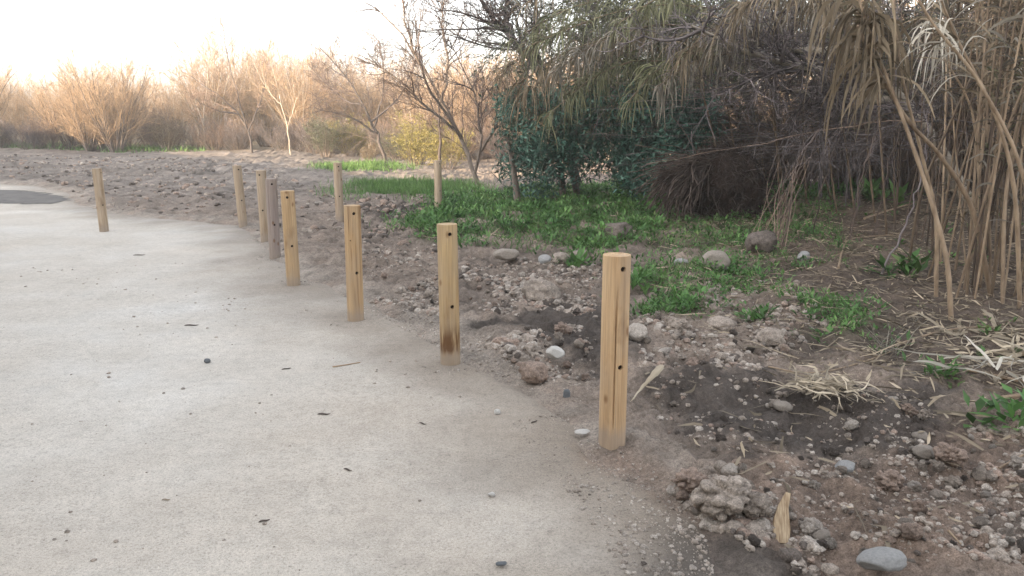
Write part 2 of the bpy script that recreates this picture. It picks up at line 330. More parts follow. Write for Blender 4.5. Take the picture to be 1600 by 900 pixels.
# ------------------------------------------------------------------ lie of the land
PATH = [tuple(p) for p in gp([(1080, 900), (1075, 845), (1010, 770), (915, 712), (880, 655), (800, 606), (728, 565), (650, 515), (585, 480), (520, 455), (470, 432), (435, 404), (405, 374), (370, 352), (300, 345), (180, 334), (120, 318), (100, 300), (55, 291), (0, 286)])] + [(-26, 26), (-60, 30), (-60, -20), (2.5, -20), (1.2, 0)]
POSTS = [(956, 693), (704, 569), (556, 501), (459, 446), (430, 403), (415, 374), (380, 353), (163, 362), (531, 345), (685, 333)]
POSTS = [(x, y - 3.5 * ((y - 195) / 498) ** 2) for x, y in POSTS]   # the marked foot is its near edge
POST_XY = np.array([g(*p)[:2] for p in POSTS])
MOUND = g(1130, 336)
def ground_z(P):
    P = np.asarray(P, float); n2 = fbm(P * 2.3, 3, 5); sd = sdist(PATH, P) + 0.13 * n2 + 0.05 * fbm(P * 9, 2, 8)
    near = np.clip(1.6 - np.hypot(P[:, 0], P[:, 1]) / 60, 0.35, 1.0)
    out = sstep(-0.12, 0.5, sd)
    soft = sstep(20, 14, P[:, 1]); right = sstep(2.5, 5.5, P[:, 0] - 0.12 * P[:, 1])
    rough = (1 - 0.55 * right)
    z = -0.05 + 0.055 * sstep(-0.15, 0.2, sd)
    big = fbm(P * 0.55, 3, 11); mid = fbm(P * 2.6, 4, 21); ridge = 1 - np.abs(fbm(P * 4.2, 4, 31)); fine = fbm(P * 13, 3, 41)
    z = z + out * (0.05 * big + rough * (0.105 * mid + 0.08 * (ridge - 0.8) + 0.036 * fine + 0.022 * (1 - 2 * np.abs(fbm(P * 22, 2, 45)))) * near)
    z = z + 0.40 * np.exp(-(((P[:, 0] - MOUND[0] - 1.0) / 2.8) ** 2 + ((P[:, 1] - MOUND[1] - 1.3) / 2.2) ** 2)) + 0.10 * sstep(3, 9, P[:, 0]) * out
    far = sstep(14, 30, P[:, 1]) * sstep(-2, -8, P[:, 0] + 0.2 * P[:, 1] - 4)            # ploughed ground on the far side
    tr = np.stack([P[:, 0] * .55 + P[:, 1] * .35, P[:, 1] * 1.5 - P[:, 0] * .25], 1)
    z = z + far * out * (0.17 * fbm(tr, 5, 51, .6) + 0.10 * (1 - np.abs(fbm(tr * 1.3 + 5, 4, 52))) )
    z = z + 0.12 * sstep(36, 44, P[:, 1]) + 0.5 * sstep(60, 120, P[:, 1])
    for q in POST_XY:
        d = np.hypot(P[:, 0] - q[0], P[:, 1] - q[1]); z = np.where(out > 0.01, np.maximum(z, 0.012 * np.exp(-(d / .2) ** 2) + z), z)
        z = z + (0.022 * np.exp(-(d / 0.17) ** 2)) * (0.6 + 0.6 * fine)
    return z
def path_z(P):
    sd = sdist(PATH, P) + 0.10 * fbm(P * 2.3, 3, 5)
    return 0.008 * fbm(P * 1.1, 3, 71) + 0.003 * fbm(P * 7, 3, 72) - 0.13 * sstep(-0.06, 0.32, sd)
def top_z(P):
    P = np.atleast_2d(np.asarray(P, float))[:, :2]; return np.maximum(ground_z(P), path_z(P))
def on(px, py, lift=0.0):
    p = g(px, py)
    for _ in range(3): p = g(px, py, float(top_z(p[None, :2])[0]))
    p[2] += lift; return p

def axis(*seg):
    return np.unique(np.concatenate([np.arange(a, b, s) for a, b, s in seg]))
def sheet(name, xs, ys, zf, mat, keep=None, colour=None):
    X, Y = np.meshgrid(xs, ys); P = np.stack([X.ravel(), Y.ravel()], 1); z = zf(P); nx, ny = len(xs), len(ys)
    i = (np.arange(ny - 1)[:, None] * nx + np.arange(nx - 1)[None]).ravel(); Q = np.stack([i, i + 1, i + nx + 1, i + nx], 1)
    if keep is not None:
        k = keep(P); Q = Q[k[Q].any(1)]; u = np.unique(Q); mp = np.zeros(len(P), int); mp[u] = np.arange(len(u)); Q = mp[Q]; P, z = P[u], z[u]
    b = MB(); b.add(np.column_stack([P, z]), Q); m = b.mesh(name, mat)
    if colour is not None:
        c = colour(P, z); a = m.attributes.new('soil', 'FLOAT_COLOR', 'POINT'); a.data.foreach_set('color', np.column_stack([c, np.ones(len(c))]).astype(np.float32).ravel())
    return tag(link(name, m), kind='structure')

DARK = [gp(p) for p in ([(1010, 600), (1180, 600), (1330, 630), (1420, 600), (1480, 640), (1420, 690), (1280, 720), (1150, 720), (1080, 670)],
        [(860, 470), (930, 470), (1010, 560), (935, 590), (880, 540), (770, 520)], [(1055, 850), (1130, 830), (1210, 870), (1230, 930), (1060, 930), (1045, 890)], [(580, 330), (700, 318), (760, 330), (700, 345), (600, 345)])]
RED = gp([(885, 690), (1000, 700), (1100, 760), (1060, 800), (980, 755), (905, 730)])
RED2 = gp([(1180, 720), (1420, 660), (1660, 700), (1660, 905), (1260, 895), (1060, 770)])
LITTER = gp([(1090, 330), (1380, 320), (1900, 320), (1900, 560), (1600, 640), (1480, 600), (1300, 560), (1180, 470)])
WEEDS = [gp(p) for p in ([(640, 345), (700, 312), (800, 303), (900, 298), (1000, 286), (1060, 300), (1040, 345), (1010, 372), (960, 392), (900, 415), (860, 392), (760, 388), (690, 378), (640, 362)],
        [(985, 430), (1040, 410), (1110, 418), (1180, 432), (1170, 455), (1060, 462)], [(1230, 468), (1330, 470), (1365, 510), (1290, 522)], [(1000, 470), (1090, 470), (1080, 490), (1000, 492)],
        [(1330, 290), (1400, 285), (1410, 325), (1330, 330)], [(1180, 308), (1320, 300), (1340, 335), (1180, 345)], [(1000, 345), (1180, 340), (1310, 345), (1330, 420), (1150, 420), (1010, 400)])]
GRASS = [gp(p) for p in ([(545, 294), (620, 287), (720, 292), (745, 300), (700, 308), (550, 310)], [(505, 263), (600, 258), (645, 264), (520, 271)], [(-30, 231), (100, 229), (200, 234), (330, 238), (325, 244), (150, 242), (-30, 239)], [(640, 345), (720, 325), (730, 345), (660, 365)])]
def soil_colour(P, z):
    n = fbm(P * 1.7, 4, 91); sd = sdist(PATH, P) + 0.22 * n
    pale, churn, dark, lit = np.array([.255, .22, .188]), np.array([.21, .168, .138]), np.array([.062, .052, .046]), np.array([.10, .076, .060])
    c = churn[None] * (1 + 0.25 * n[:, None]) * np.ones((len(P), 1))
    far = (sstep(10, 22, P[:, 1]) * sstep(1, -3, P[:, 0]))[:, None]
    fn = fbm(np.stack([P[:, 0] * .9 + P[:, 1] * .5, P[:, 1] * 2.2], 1), 4, 93)
    c = c * (1 - far) + np.array([.160, .138, .122]) * (1 + .2 * n[:, None] + .55 * fn[:, None]) * far
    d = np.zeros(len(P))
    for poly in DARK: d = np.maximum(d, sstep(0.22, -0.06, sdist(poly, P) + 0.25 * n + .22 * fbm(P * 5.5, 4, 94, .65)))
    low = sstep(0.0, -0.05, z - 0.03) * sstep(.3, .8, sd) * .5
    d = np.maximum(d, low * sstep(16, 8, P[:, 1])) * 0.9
    l = sstep(0.5, -0.6, sdist(LITTER, P) + 0.6 * n)[:, None] * .9; c = c * (1 - l) + lit * (1 + .3 * n[:, None]) * l
    gr = np.zeros(len(P))
    for poly in WEEDS + GRASS: gr = np.maximum(gr, sstep(0.3, -0.3, sdist(poly, P) + 0.5 * n))
    gr = (gr * .6 * sstep(-.25, .2, fbm(P * 1.7, 4, 33)))[:, None]; c = c * (1 - gr) + np.array([.085, .085, .045]) * gr
    back = sstep(40, 50, P[:, 1])[:, None]; c = c * (1 - back) + np.array([.17, .14, .09]) * back
    e = sstep(0.8, 0.05, sd)[:, None] * .95; pale = pale[None] * (1 - .16 * sstep(-.1, .5, fbm(P * 2.7 + 3, 3, 98))[:, None] * np.array([.6, 1.0, 1.2])); c = c * (1 - e) + pale * e
    rd = (np.maximum(sstep(.15, -.2, sdist(RED, P) + .3 * n), .75 * sstep(.15, -.2, sdist(RED2, P) + .4 * fbm(P * 2.5 + 9, 4, 92))) * .7)[:, None]; c = c * (1 - rd) + np.array([.20, .135, .10]) * rd
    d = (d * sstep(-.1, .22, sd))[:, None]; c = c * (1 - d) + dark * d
    return np.clip(c, .02, .8)
def path_tint(P, z):
    n = fbm(P * 2.1, 4, 95); sd = sdist(PATH, P)
    k = sstep(-1.3, 0.2, sd + .5 * n)[:, None]
    c = 1 * (1 - k) + np.array([.54, .51, .485]) * k
    rd = (sstep(.12, -.2, sdist(RED, P) + .3 * n) * .7)[:, None]; c = c * (1 - rd) + np.array([.44, .315, .25]) * rd
    wet = (sstep(.25, -.1, sdist(DARK[2], P) + .25 * fbm(P * 3.5, 4, 99)) * .8)[:, None]; c = c * (1 - wet) + np.array([.16, .155, .16]) * wet
    left = sstep(1.0, -3.0, P[:, 0])[:, None]; c = c * (1 + left * np.array([.07, .11, .16]))
    st = sstep(.25, .55, fbm(P * .9 + 7, 3, 97))[:, None]; return c * (1 + .07 * st)

xs = axis((-110, -30, 12), (-30, -14, .8), (-14, -2.5, .06), (-2.5, 5.2, .02), (5.2, 13, .06), (13, 30, .6), (30, 110, 12))
ys = axis((-60, 1.2, 6), (1.2, 7, .02), (7, 14.5, .04), (14.5, 30, .11), (30, 60, .35), (60, 90, 3), (90, 180, 10))
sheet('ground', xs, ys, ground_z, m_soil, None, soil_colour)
sheet('path', axis((-60, -14, 2), (-14, -3, .08), (-3, 2, .03), (2, 4, .3)), axis((-20, 1.2, 1), (1.2, 6, .03), (6, 30, .08)), path_z, m_path, lambda P: sdist(PATH, P) < 0.42, path_tint)

# dark damp asphalt showing at the far left end of the path
DAMP = gp([(-60, 297), (30, 297), (75, 304), (100, 312), (85, 318), (-60, 319)])
bx = axis((DAMP[:, 0].min(), DAMP[:, 0].max(), .05)); by = axis((DAMP[:, 1].min(), DAMP[:, 1].max(), .05))
sheet('damp_road_patch', bx, by, lambda P: top_z(P) + 0.006, m_damp, lambda P: sdist(DAMP, P) + .25 * fbm(P * 2.5, 3, 3) + .3 * fbm(P * 9, 3, 6) < 0)

# unseen bank added behind the camera, its crest shaped to shade the near ground
s_ = np.arange(-110, 60.1, 1.0); t_ = np.arange(-34, -5.9, 0.7); SS, TT = np.meshgrid(s_, t_)
nv = np.array([SUND[1], -SUND[0]])
reach = 13.5 + 17.5 * sstep(-18.5, -14.5, SS) + 0.9 * fbm(np.stack([SS * .5, TT * 0], -1), 3, 7) * 2
crest = np.tan(SUN_EL) * (reach + 15.0)
hz = crest * np.exp(-np.abs((TT + 15.0) / 5.2) ** 2.2) - 0.3 + .12 * fbm(np.stack([SS, TT], -1), 3, 9)
XX = SS * nv[0] + TT * SUND[0]; YY = SS * nv[1] + TT * SUND[1]; nx = len(s_)
i = (np.arange(len(t_) - 1)[:, None] * nx + np.arange(nx - 1)[None]).ravel()
b = MB(); b.add(np.stack([XX.ravel(), YY.ravel(), hz.ravel()], 1), np.stack([i, i + 1, i + nx + 1, i + nx], 1)); tag(b.build('added_shade_bank', m_shade_bank), kind='structure')

# thin bright morning haze over the whole place
hb = bpy.data.meshes.new('haze'); bmh = bmesh.new(); bmesh.ops.create_cube(bmh, size=1.0, matrix=Matrix.Translation((0, 60, 6.5)) @ Matrix.Diagonal((240, 260, 17, 1))); bmh.to_mesh(hb); bmh.free()
hm = bpy.data.materials.new('haze'); hm.use_nodes = True; hm.node_tree.nodes.remove(hm.node_tree.nodes['Principled BSDF'])
pv = hm.node_tree.nodes.new('ShaderNodeVolumePrincipled'); pv.inputs['Color'].default_value = (0.96, 0.94, 0.92, 1); pv.inputs['Density'].default_value = HAZE; pv.inputs['Anisotropy'].default_value = 0.2
hm.node_tree.links.new(pv.outputs[0], hm.node_tree.nodes['Material Output'].inputs['Volume']); hb.materials.append(hm)
if HAZE: tag(link('haze', hb), kind='stuff')

# ------------------------------------------------------------------ timber posts
PR, PH = 0.0655, 0.935
def make_post(idx, base, mat, label, holes, crack, h=PH, tilt=(0, 0), seed=0):
    rng = np.random.default_rng(seed); n, K = 112, 64
    zs = np.linspace(-0.25, h, K); th = np.arange(n) * 2 * math.pi / n; TH, Z = np.meshgrid(th, zs)
    rad = PR * (1 + 0.018 * fbm(np.stack([np.cos(TH) * 1.3, np.sin(TH) * 1.3, Z * 1.2 + seed], -1), 3, seed) + 0.006 * fbm(np.stack([np.cos(TH) * 9, np.sin(TH) * 9, Z * 3 + seed], -1), 2, seed))
    for (a0, z0, z1, dep) in crack:
        a = a0 + 0.10 * fbm(np.stack([Z * 3, Z * 0 + seed], -1), 3, seed + 5)
        dd = (np.angle(np.exp(1j * (TH - a)))) * PR
        rad = rad - dep * np.exp(-(dd / 0.0026) ** 2) * sstep(z0, z0 + .1, Z) * sstep(z1, z1 - .1, Z)
    V = np.stack([rad * np.cos(TH), rad * np.sin(TH), Z], -1).reshape(-1, 3)
    i = (np.arange(K - 1)[:, None] * n + np.arange(n)[None]); j = (np.arange(K - 1)[:, None] * n + (np.arange(n)[None] + 1) % n)
    Q = np.stack([i, j, j + n, i + n], -1).reshape(-1, 4)
    b = MB(); top = V[-n:].copy(); b.add(V, Q)
    # rounded top edge and slightly uneven sawn end
    r1 = top * np.array([.975, .975, 1]) + np.array([0, 0, .0018]); r2 = top * np.array([.5, .5, 1]) + np.array([0, 0, .0022]); c = np.array([[0, 0, h + .0024]])
    base_n = len(V) - n; b.n = base_n
    vv = np.vstack([r1, r2, c, V[:n] * 0.98, [[0, 0, -.26]]]); b.n = len(V); o = len(V); b.add(vv)
    k = np.arange(n); k2 = (k + 1) % n
    b.q.append(np.stack([base_n + k, base_n + k2, o + k2, o + k], 1)); b.q.append(np.stack([o + k, o + k2, o + n + k2, o + n + k], 1))
    b.t.append(np.stack([o + n + k, o + n + k2, np.full(n, o + 2 * n)], 1))
    b.q.append(np.stack([k2, k, o + 2 * n + 1 + k, o + 2 * n + 1 + k2], 1)); b.t.append(np.stack([o + 2 * n + 1 + k2, o + 2 * n + 1 + k, np.full(n, o + 3 * n + 1)], 1))
    root = empty('timber_post', base, label, 'post', 'timber posts set along the path edge')
    root.rotation_euler = (tilt[0], tilt[1], 0)
    me = b.mesh('shaft', mat); sh = link('shaft', me, root)
    face = math.atan2(-base[1], -base[0])
    cut = bmesh.new(); plugs = []
    for (off, z, r) in holes:
        a = face + off; d = Vector((math.cos(a), math.sin(a), 0)); M4 = Matrix.Translation(d * PR * 0.92 + Vector((0, 0, z))) @ d.to_track_quat('Z', 'Y').to_matrix().to_4x4()
        bmesh.ops.create_cone(cut, cap_ends=True, segments=20, radius1=r, radius2=r, depth=0.05, matrix=M4); plugs.append((d, z, r))
    cm = bpy.data.meshes.new('cut'); cut.to_mesh(cm); cut.free(); co = link('cut', cm, root)
    md = sh.modifiers.new('b', 'BOOLEAN'); md.operation = 'DIFFERENCE'; md.object = co; md.solver = 'EXACT'
    bpy.context.view_layer.update(); dg = bpy.context.evaluated_depsgraph_get(); nm = bpy.data.meshes.new_from_object(sh.evaluated_get(dg)); sh.modifiers.clear(); sh.data = nm
    bpy.data.objects.remove(co); nm.materials.clear(); nm.materials.append(mat); nm.set_sharp_from_angle(angle=R(38))
    for d, z, r in plugs:                    # dark plug in each drilled hole: the bore's shade put into its colour
        m = bmesh.new(); M4 = Matrix.Translation(d * (PR * 0.92 - 0.0165) + Vector((0, 0, z))) @ d.to_track_quat('Z', 'Y').to_matrix().to_4x4()
        bmesh.ops.create_cone(m, cap_ends=True, segments=20, radius1=r * .97, radius2=r * .97, depth=0.016, matrix=M4)
        pm = bpy.data.meshes.new('bolt_hole'); m.to_mesh(pm); m.free(); pm.materials.append(m_hole); link('bolt_hole', pm, root)
    return root
H2 = lambda a, b=None, r=.0128: [(a, PH - .058, r), (b if b is not None else a, PH - .53, r)]
post_spec = [
    (m_wood, 'foremost golden timber post, long split down its front, beside a pale curled leaf', H2(.5, .5), [(None, .05, .80, .013)], (0, 0)),
    (m_wood_stain, 'golden timber post with a dark brown stain near its foot, second from the camera', H2(.28, .33), [(.9, .3, .9, .004)], (0, R(-.5))),
    (m_wood, 'golden timber post standing between the stained post and the row turning into the distance', H2(.2, .32) + [(-.35, PH - .27, .006)], [(-.5, .5, .93, .006)], (0, R(.4))),
    (m_wood, 'smaller golden timber post with brown foot, standing just before the brown grey post', H2(-.1, .15), [(.5, .1, .5, .004)], (0, R(-.6))),
    (m_wood_grey, 'brown grey weathered timber post half hiding the pale post behind it', H2(.1, .2), [(.3, .1, .8, .006)], (0, R(.5))),
    (m_wood_pale, 'faded pale timber post half hidden behind the brown grey weathered post', H2(-.4, -.2), [(.2, .3, .8, .005)], (0, R(-.3))),
    (m_wood_pale, 'slim pale timber post leaning at the far bend of the path by ploughed ground', H2(.3, .3), [(.1, .2, .8, .006)], (0, R(-2.0))),
    (m_wood_pale, 'lone faded timber post at the far left, standing on a sandy mound by the path', H2(.9, .4), [(.5, .2, .7, .006)], (0, R(-.8))),
    (m_wood_pale, 'pale timber post on the churned ground, its foot hidden behind a golden post', H2(.2, .2), [(.0, .2, .7, .005)], (0, R(.2))),
    (m_wood_pale, 'far tan timber post rising behind the stained golden post, beside bright green grass', H2(.6, .6), [(.3, .2, .7, .005)], (0, R(.3)))]
for k, ((px, py), (mt, lab, hol, crk, tl)) in enumerate(zip(POSTS, post_spec)):
    base = on(px, py); fa = math.atan2(-base[1], -base[0]); crk = [((fa + .08) if c[0] is None else fa + c[0], *c[1:]) for c in crk]
    base[2] -= 0.01
    make_post(k, base, mt, lab, hol, crk, PH, tl, 100 + k)

# ------------------------------------------------------------------ stones and clods
def blob(sub, seed, kind='clod', dims=(1, 1, 1)):
    bm = bmesh.new(); bmesh.ops.create_icosphere(bm, subdivisions=sub, radius=1.0); bm.verts.ensure_lookup_table()
    v = np.array([x.co for x in bm.verts]); f = np.array([[x.index for x in p.verts] for p in bm.faces]); bm.free()
    rng = np.random.default_rng(seed)
    if kind == 'clod':
        m = 120 if sub > 3 else 22; c = nrm(rng.normal(size=(m, 3))) * (0.62 + .36 * rng.random((m, 1))); rr = (.07 + .20 * rng.random(m) ** 2) if sub > 3 else 0.25 + .28 * rng.random(m)
        r = 0.70 + .34 * fbm(v * 1.5 + seed, 4, seed, .6)
        for ci, ri in zip(c, rr):            # lumps fused on the clod
            bq = v @ ci; disc = ri ** 2 - (ci @ ci - bq ** 2); h = np.where((disc > 0) & (bq > 0), bq + np.sqrt(np.maximum(disc, 0)), 0); r = np.maximum(r, np.minimum(h, 1.25))
        r = r + .07 * fbm(v * 5 + seed, 3, seed + 3) + (.07 * fbm(v * 12 + seed, 3, seed + 6) + .05 * fbm(v * 30, 2, seed + 9) if sub > 3 else 0)
    else:
        cuts = nrm(rng.normal(size=(9, 3))); dd = .68 + .3 * rng.random(9)
        r = 1 + .16 * fbm(v * .9 + seed, 3, seed)
        for ci, di in zip(cuts, dd): r = np.minimum(r, di / np.maximum(v @ ci, .05))
        r = r + .05 * fbm(v * 2.5 + seed, 3, seed + 2) + (.30 * fbm(v * 2.6 + seed, 5, seed + 4, .68) if kind == 'lump' else 0)
    return v * r[:, None] * np.array(dims), f
def blob_mesh(name, sub, seed, kind, dims, mat):
    v, f = blob(sub, seed, kind, dims); b = MB(); b.add(v, None, f); return b.mesh(name, mat)
def put(name, mesh, p, size, rot, label, cat, group=None, sink=.3):
    o = link(name, mesh); o.location = (p[0], p[1], p[2] + size * (1 - sink) * .5); o.scale = (size * .5,) * 3; o.rotation_euler = rot; return tag(o, label, cat, group)

rng = np.random.default_rng(5)
named_stones = [  # px, py (foot), width px, mesh seed, dims, material, label
    (1375, 899, 74, 3, (1, .75, .42), m_stone_grey, 'smooth flat grey stone at the bottom of the picture below the wood chip'),
    (867, 560, 30, 8, (1, .8, .7), m_stone_white, 'whitish stone on the dark soil between the two nearest posts'),
    (791, 411, 42, 4, (1, .8, .5), m_stone_tan, 'smooth tan boulder at the edge of the green weeds, right of the stained post'),
    (851, 413, 22, 9, (1, .8, .8), m_stone_grey, 'small angular grey stone beside the weeds, right of the tan boulder'),
    (1117, 424, 48, 12, (1, .8, .75), m_stone_tan, 'rounded tan rock standing among the weeds right of the nearest post'),
    (1255, 408, 24, 15, (1, .8, .75), m_stone_grey, 'pale grey stone lying on the weedy litter before the reeds'),
    (1064, 418, 24, 17, (1, .8, .6), m_stone_grey, 'low grey stone half sunk left of the rounded tan rock'),
    (1443, 716, 34, 18, (1, .8, .62), m_stone_tan, 'egg shaped tan stone beside the big crumbly clod at the right'),
    (1438, 690, 28, 22, (1, .8, .6), m_stone_tan, 'flattish tan stone behind the egg shaped one at the right'),
    (1320, 740, 34, 25, (1, .8, .55), m_stone_grey, 'pale flat stone among the rubble above the wood chip'),
    (885, 622, 12, 27, (1, .6, 1.6), m_stone_slate, 'small upright slate coloured stone shard left of the nearest post'),
    (777, 647, 11, 28, (1, .9, .8), m_stone_white, 'single white pebble on the path left of the nearest post'),
    (768, 776, 11, 31, (1, .9, .7), m_stone_white, 'lone white pebble on the open path near the bottom'),
    (324, 567, 10, 33, (1, .9, .8), m_stone_slate, 'small dark blue grey pebble alone in the middle of the path'),
    (783, 886, 18, 34, (1, .7, .4), m_stone_slate, 'dark flat pebble on the path at the very bottom edge'),
    (1284, 845, 26, 35, (1, .8, .8), m_stone_tan, 'tan pebble in the fine rubble left of the smooth grey stone'),
    (1222, 645, 30, 36, (1, .8, .6), m_stone_tan, 'tan stone on dark soil below the dry straw tuft'),
    (1395, 632, 22, 37, (1, .8, .6), m_stone_tan, 'small tan stone right of the dry straw tuft'),
    (910, 683, 26, 41, (1, .7, .3), m_stone_white, 'flat chalky fragment beside the foot of the nearest post'),
    (994, 530, 36, 43, (1, .8, .85), l_clod_pale, 'pale block of dried mud just right of the nearest post'),
]
for px, py, w, sd_, dm, mt, lab in named_stones:
    p = on(px, py); wd = w / F * math.hypot(p[1], HC)
    put('stone', blob_mesh('stone', 4, sd_, 'stone', dm, mt), p, wd, (rng.normal() * .1, rng.normal() * .1, rng.random() * .8 - .4), lab, 'stone', None, .35 if dm[2] < 1 else .1)

CL = [[blob_mesh('clod', 5, 200 + k, 'clod', (1, .85 + .15 * (k % 2), .72), mt) for k in range(5)] + [blob_mesh('clod', 4, 260 + k, 'lump', (1, .85, .7), mt) for k in range(3)] for mt in (l_clod, l_clod_red, l_clod_pale, l_clod_dark)]
big_clods = [(1130, 800, 110, 0, 'largest crumbly soil lump in the rubble left of the wood chip'), (1075, 765, 62, 1, 'rounded soil lump behind and left of the largest one'),
    (1483, 722, 54, 1, 'big brown crumbly clod beside the egg shaped stone at the right'), (1190, 390, 66, 8, 'brown earth lump at the foot of the dead brush'),
    (845, 470, 78, 5, 'broad crumbly clod in the churned strip behind the stained post'), (905, 410, 44, 5, 'earthy lump at the weed edge left of the nearest post top'),
    (880, 412, 38, 5, 'second earthy lump at the weed edge beside the angular stone'), (880, 522, 34, 1, 'reddish clod above the whitish stone'),
    (835, 590, 56, 6, 'reddish clod heap just below and left of the whitish stone'), (1180, 800, 60, 0, 'crumbly lump touching the right side of the largest soil lump'),
    (1390, 762, 50, 1, 'brown lump in the fine rubble below the egg shaped stone'), (1270, 835, 46, 2, 'pale lump right beside the wood chip'),
    (1130, 520, 58, 5, 'pale broken clod in the strip beyond the nearest post'), (1060, 520, 46, 0, 'medium clod left of the pale broken clod beyond the nearest post'),
    (1205, 540, 60, 5, 'low pale clod at the right end of the churned strip'), (965, 374, 60, 8, 'flat brown earth lump amid the bright weeds')]
for px, py, w, mi, lab in big_clods:
    p = on(px, py); wd = w / F * math.hypot(p[1], HC)
    put('soil_clod', CL[mi % 5 if mi < 4 or mi > 4 else 0][rng.integers(5) if mi < 5 else 5 + rng.integers(3)], p, wd * .88, (rng.normal() * .2, rng.normal() * .2, rng.random() * 6), lab, 'clod', None, .5 if mi < 5 else .62)

STRIP = [gp(p) for p in (
    [(580, 470), (690, 440), (690, 500), (640, 485)], [(720, 430), (930, 430), (930, 500), (760, 500)], [(730, 400), (900, 415), (1060, 430), (930, 440), (720, 440)],
    [(760, 550), (930, 510), (930, 600), (840, 600)], [(985, 490), (1130, 470), (1260, 530), (1180, 600), (1000, 590)], [(1050, 770), (1150, 740), (1230, 800), (1180, 870), (1090, 800)],
    [(1200, 740), (1420, 700), (1640, 760), (1640, 900), (1240, 890)], [(1380, 680), (1640, 660), (1640, 780), (1400, 760)], [(1000, 600), (1400, 610), (1500, 680), (1250, 740), (1050, 690)],
    [(560, 380), (680, 385), (680, 430), (560, 440)], [(1100, 450), (1250, 440), (1300, 520), (1120, 510)])]
dens_big = [22, 46, 22, 26, 42, 20, 44, 26, 22, 10, 14]; dens_small = [1500, 3400, 2300, 1700, 3300, 1300, 3000, 1600, 1100, 900, 900]
tot = 0
for poly, nb, ns in zip(STRIP, dens_big, dens_small):
    for p in scatter(rng, poly, nb):
        z = float(top_z(p[None])[0]); wd = 0.03 + .06 * rng.random() ** 2.2; mi = rng.choice([0, 0, 1, 2, 2, 3])
        dk = any(pip(d, p[None])[0] for d in DARK)
        put('soil_clod', CL[3 if dk and rng.random() < .45 else mi][rng.integers(8)], (p[0], p[1], z), wd, (rng.normal() * .5, rng.normal() * .5, rng.random() * 6), 'fist sized or smaller crumb of dry soil in the churned strip beside the path', 'clod', 'small clods of the churned strip', .4)
low = [blob(2, 300 + k, 'clod' if k % 2 else 'stone', (1, .9, .75)) for k in range(10)]
def rubble(name, polys, counts, size, mats, seed):
    r = np.random.default_rng(seed); bs = [MB() for _ in mats]
    for poly, n in zip(polys, counts):
        P = scatter(r, poly, n); cl = fbm(P * 3.1, 3, 77); P = P[cl > -.08 - .3 * r.random(len(P))]
        z = top_z(P)
        sz = np.clip(.5 + 1.3 * fbm(P * 1.9 + 11, 3, 79), 0, 1)
        for pi_, (p, zz) in enumerate(zip(P, z)):
            v, f = low[r.integers(10)]; s = (size[0] + size[1] * r.random() ** 4) * (.55 + 1.1 * sz[pi_]); a = r.random() * 6.28; c, sn = math.cos(a), math.sin(a)
            fl = 1 if r.random() < .5 else -1
            q = np.stack([(v[:, 0] * c - v[:, 1] * sn), (v[:, 0] * sn + v[:, 1] * c), v[:, 2] * fl], 1) * s * .5 + np.array([p[0], p[1], zz + s * .03])
            bs[r.choice(len(mats), p=[m[1] for m in mats])].add(q, None, f if fl > 0 else f[:, ::-1])
    return bs
FIELD = [gp([(-20, 248), (200, 250), (380, 256), (520, 300), (560, 345), (440, 395), (390, 350), (300, 338), (150, 326), (105, 296), (60, 282), (-20, 280)]), gp([(560, 310), (700, 312), (640, 345), (640, 400), (560, 430), (540, 360)])]
bs = rubble('rubble', STRIP, dens_small, (.007, .052), [(m_clod, .5), (m_clod_red, .2), (m_clod_pale, .22), (m_clod_dark, .08)], 9)
bf = rubble('rubble', FIELD, [9000, 1200], (.015, .10), [(m_clod, .25), (m_clod_red, .3), (m_clod_pale, .02), (m_clod_dark, .43)], 10)
for a_, b_ in zip(bs, bf):
    for l_ in ('v', 'c'): getattr(a_, l_).extend(getattr(b_, l_))
    a_.t.extend([t_ + a_.n for t_ in b_.t]); a_.n += b_.n
rub = bs[0].build('soil_rubble', m_clod, None, False); tag(rub, 'crumbled dry soil and small lumps strewn over the churned strip', 'rubble', None, 'stuff')
# one object, several soils: join the rest as further material slots
def join_into(o, others):
    v = [np.array([x for x in ()]).reshape(0, 3)]
    bmz = bmesh.new(); bmz.from_mesh(o.data)
    for i_, (b_, mt) in enumerate(others):
        tm = b_.mesh('tmp', mt, False); k = len(bmz.faces); bmz.from_mesh(tm); bmz.faces.ensure_lookup_table()
        o.data.materials.append(mt)
        for f in bmz.faces[k:]: f.material_index = i_ + 1
        bpy.data.meshes.remove(tm)
    bmz.to_mesh(o.data); bmz.free()
join_into(rub, [(bs[1], m_clod_red), (bs[2], m_clod_pale), (bs[3], m_clod_dark)])
# small grit on the path and its verge
EDGE = gp([(870, 640), (960, 700), (1090, 780), (1120, 900), (980, 900), (880, 760), (800, 660)]); PWIDE = gp([(0, 420), (420, 400), (700, 560), (900, 720), (1060, 900), (0, 900)]); VERGE = gp([(560, 480), (720, 560), (900, 640), (930, 610), (720, 520), (600, 470)])
bs = rubble('grit', [EDGE, PWIDE, VERGE] + [[(q[0] + .26 * math.cos(a), q[1] + .26 * math.sin(a)) for a in np.arange(8) * math.pi / 4] for q in POST_XY[:6]], [2200, 900, 1800] + [130] * 6, (.003, .016), [(m_clod, .5), (m_clod_pale, .49), (m_clod_dark, .01)], 19)
gr_ = bs[0].build('path_gravel', m_clod); tag(gr_, 'fine grit and tiny pebbles scattered over the sandy path', 'gravel', None, 'stuff'); join_into(gr_, [(bs[1], m_clod_pale), (bs[2], m_clod_dark)])

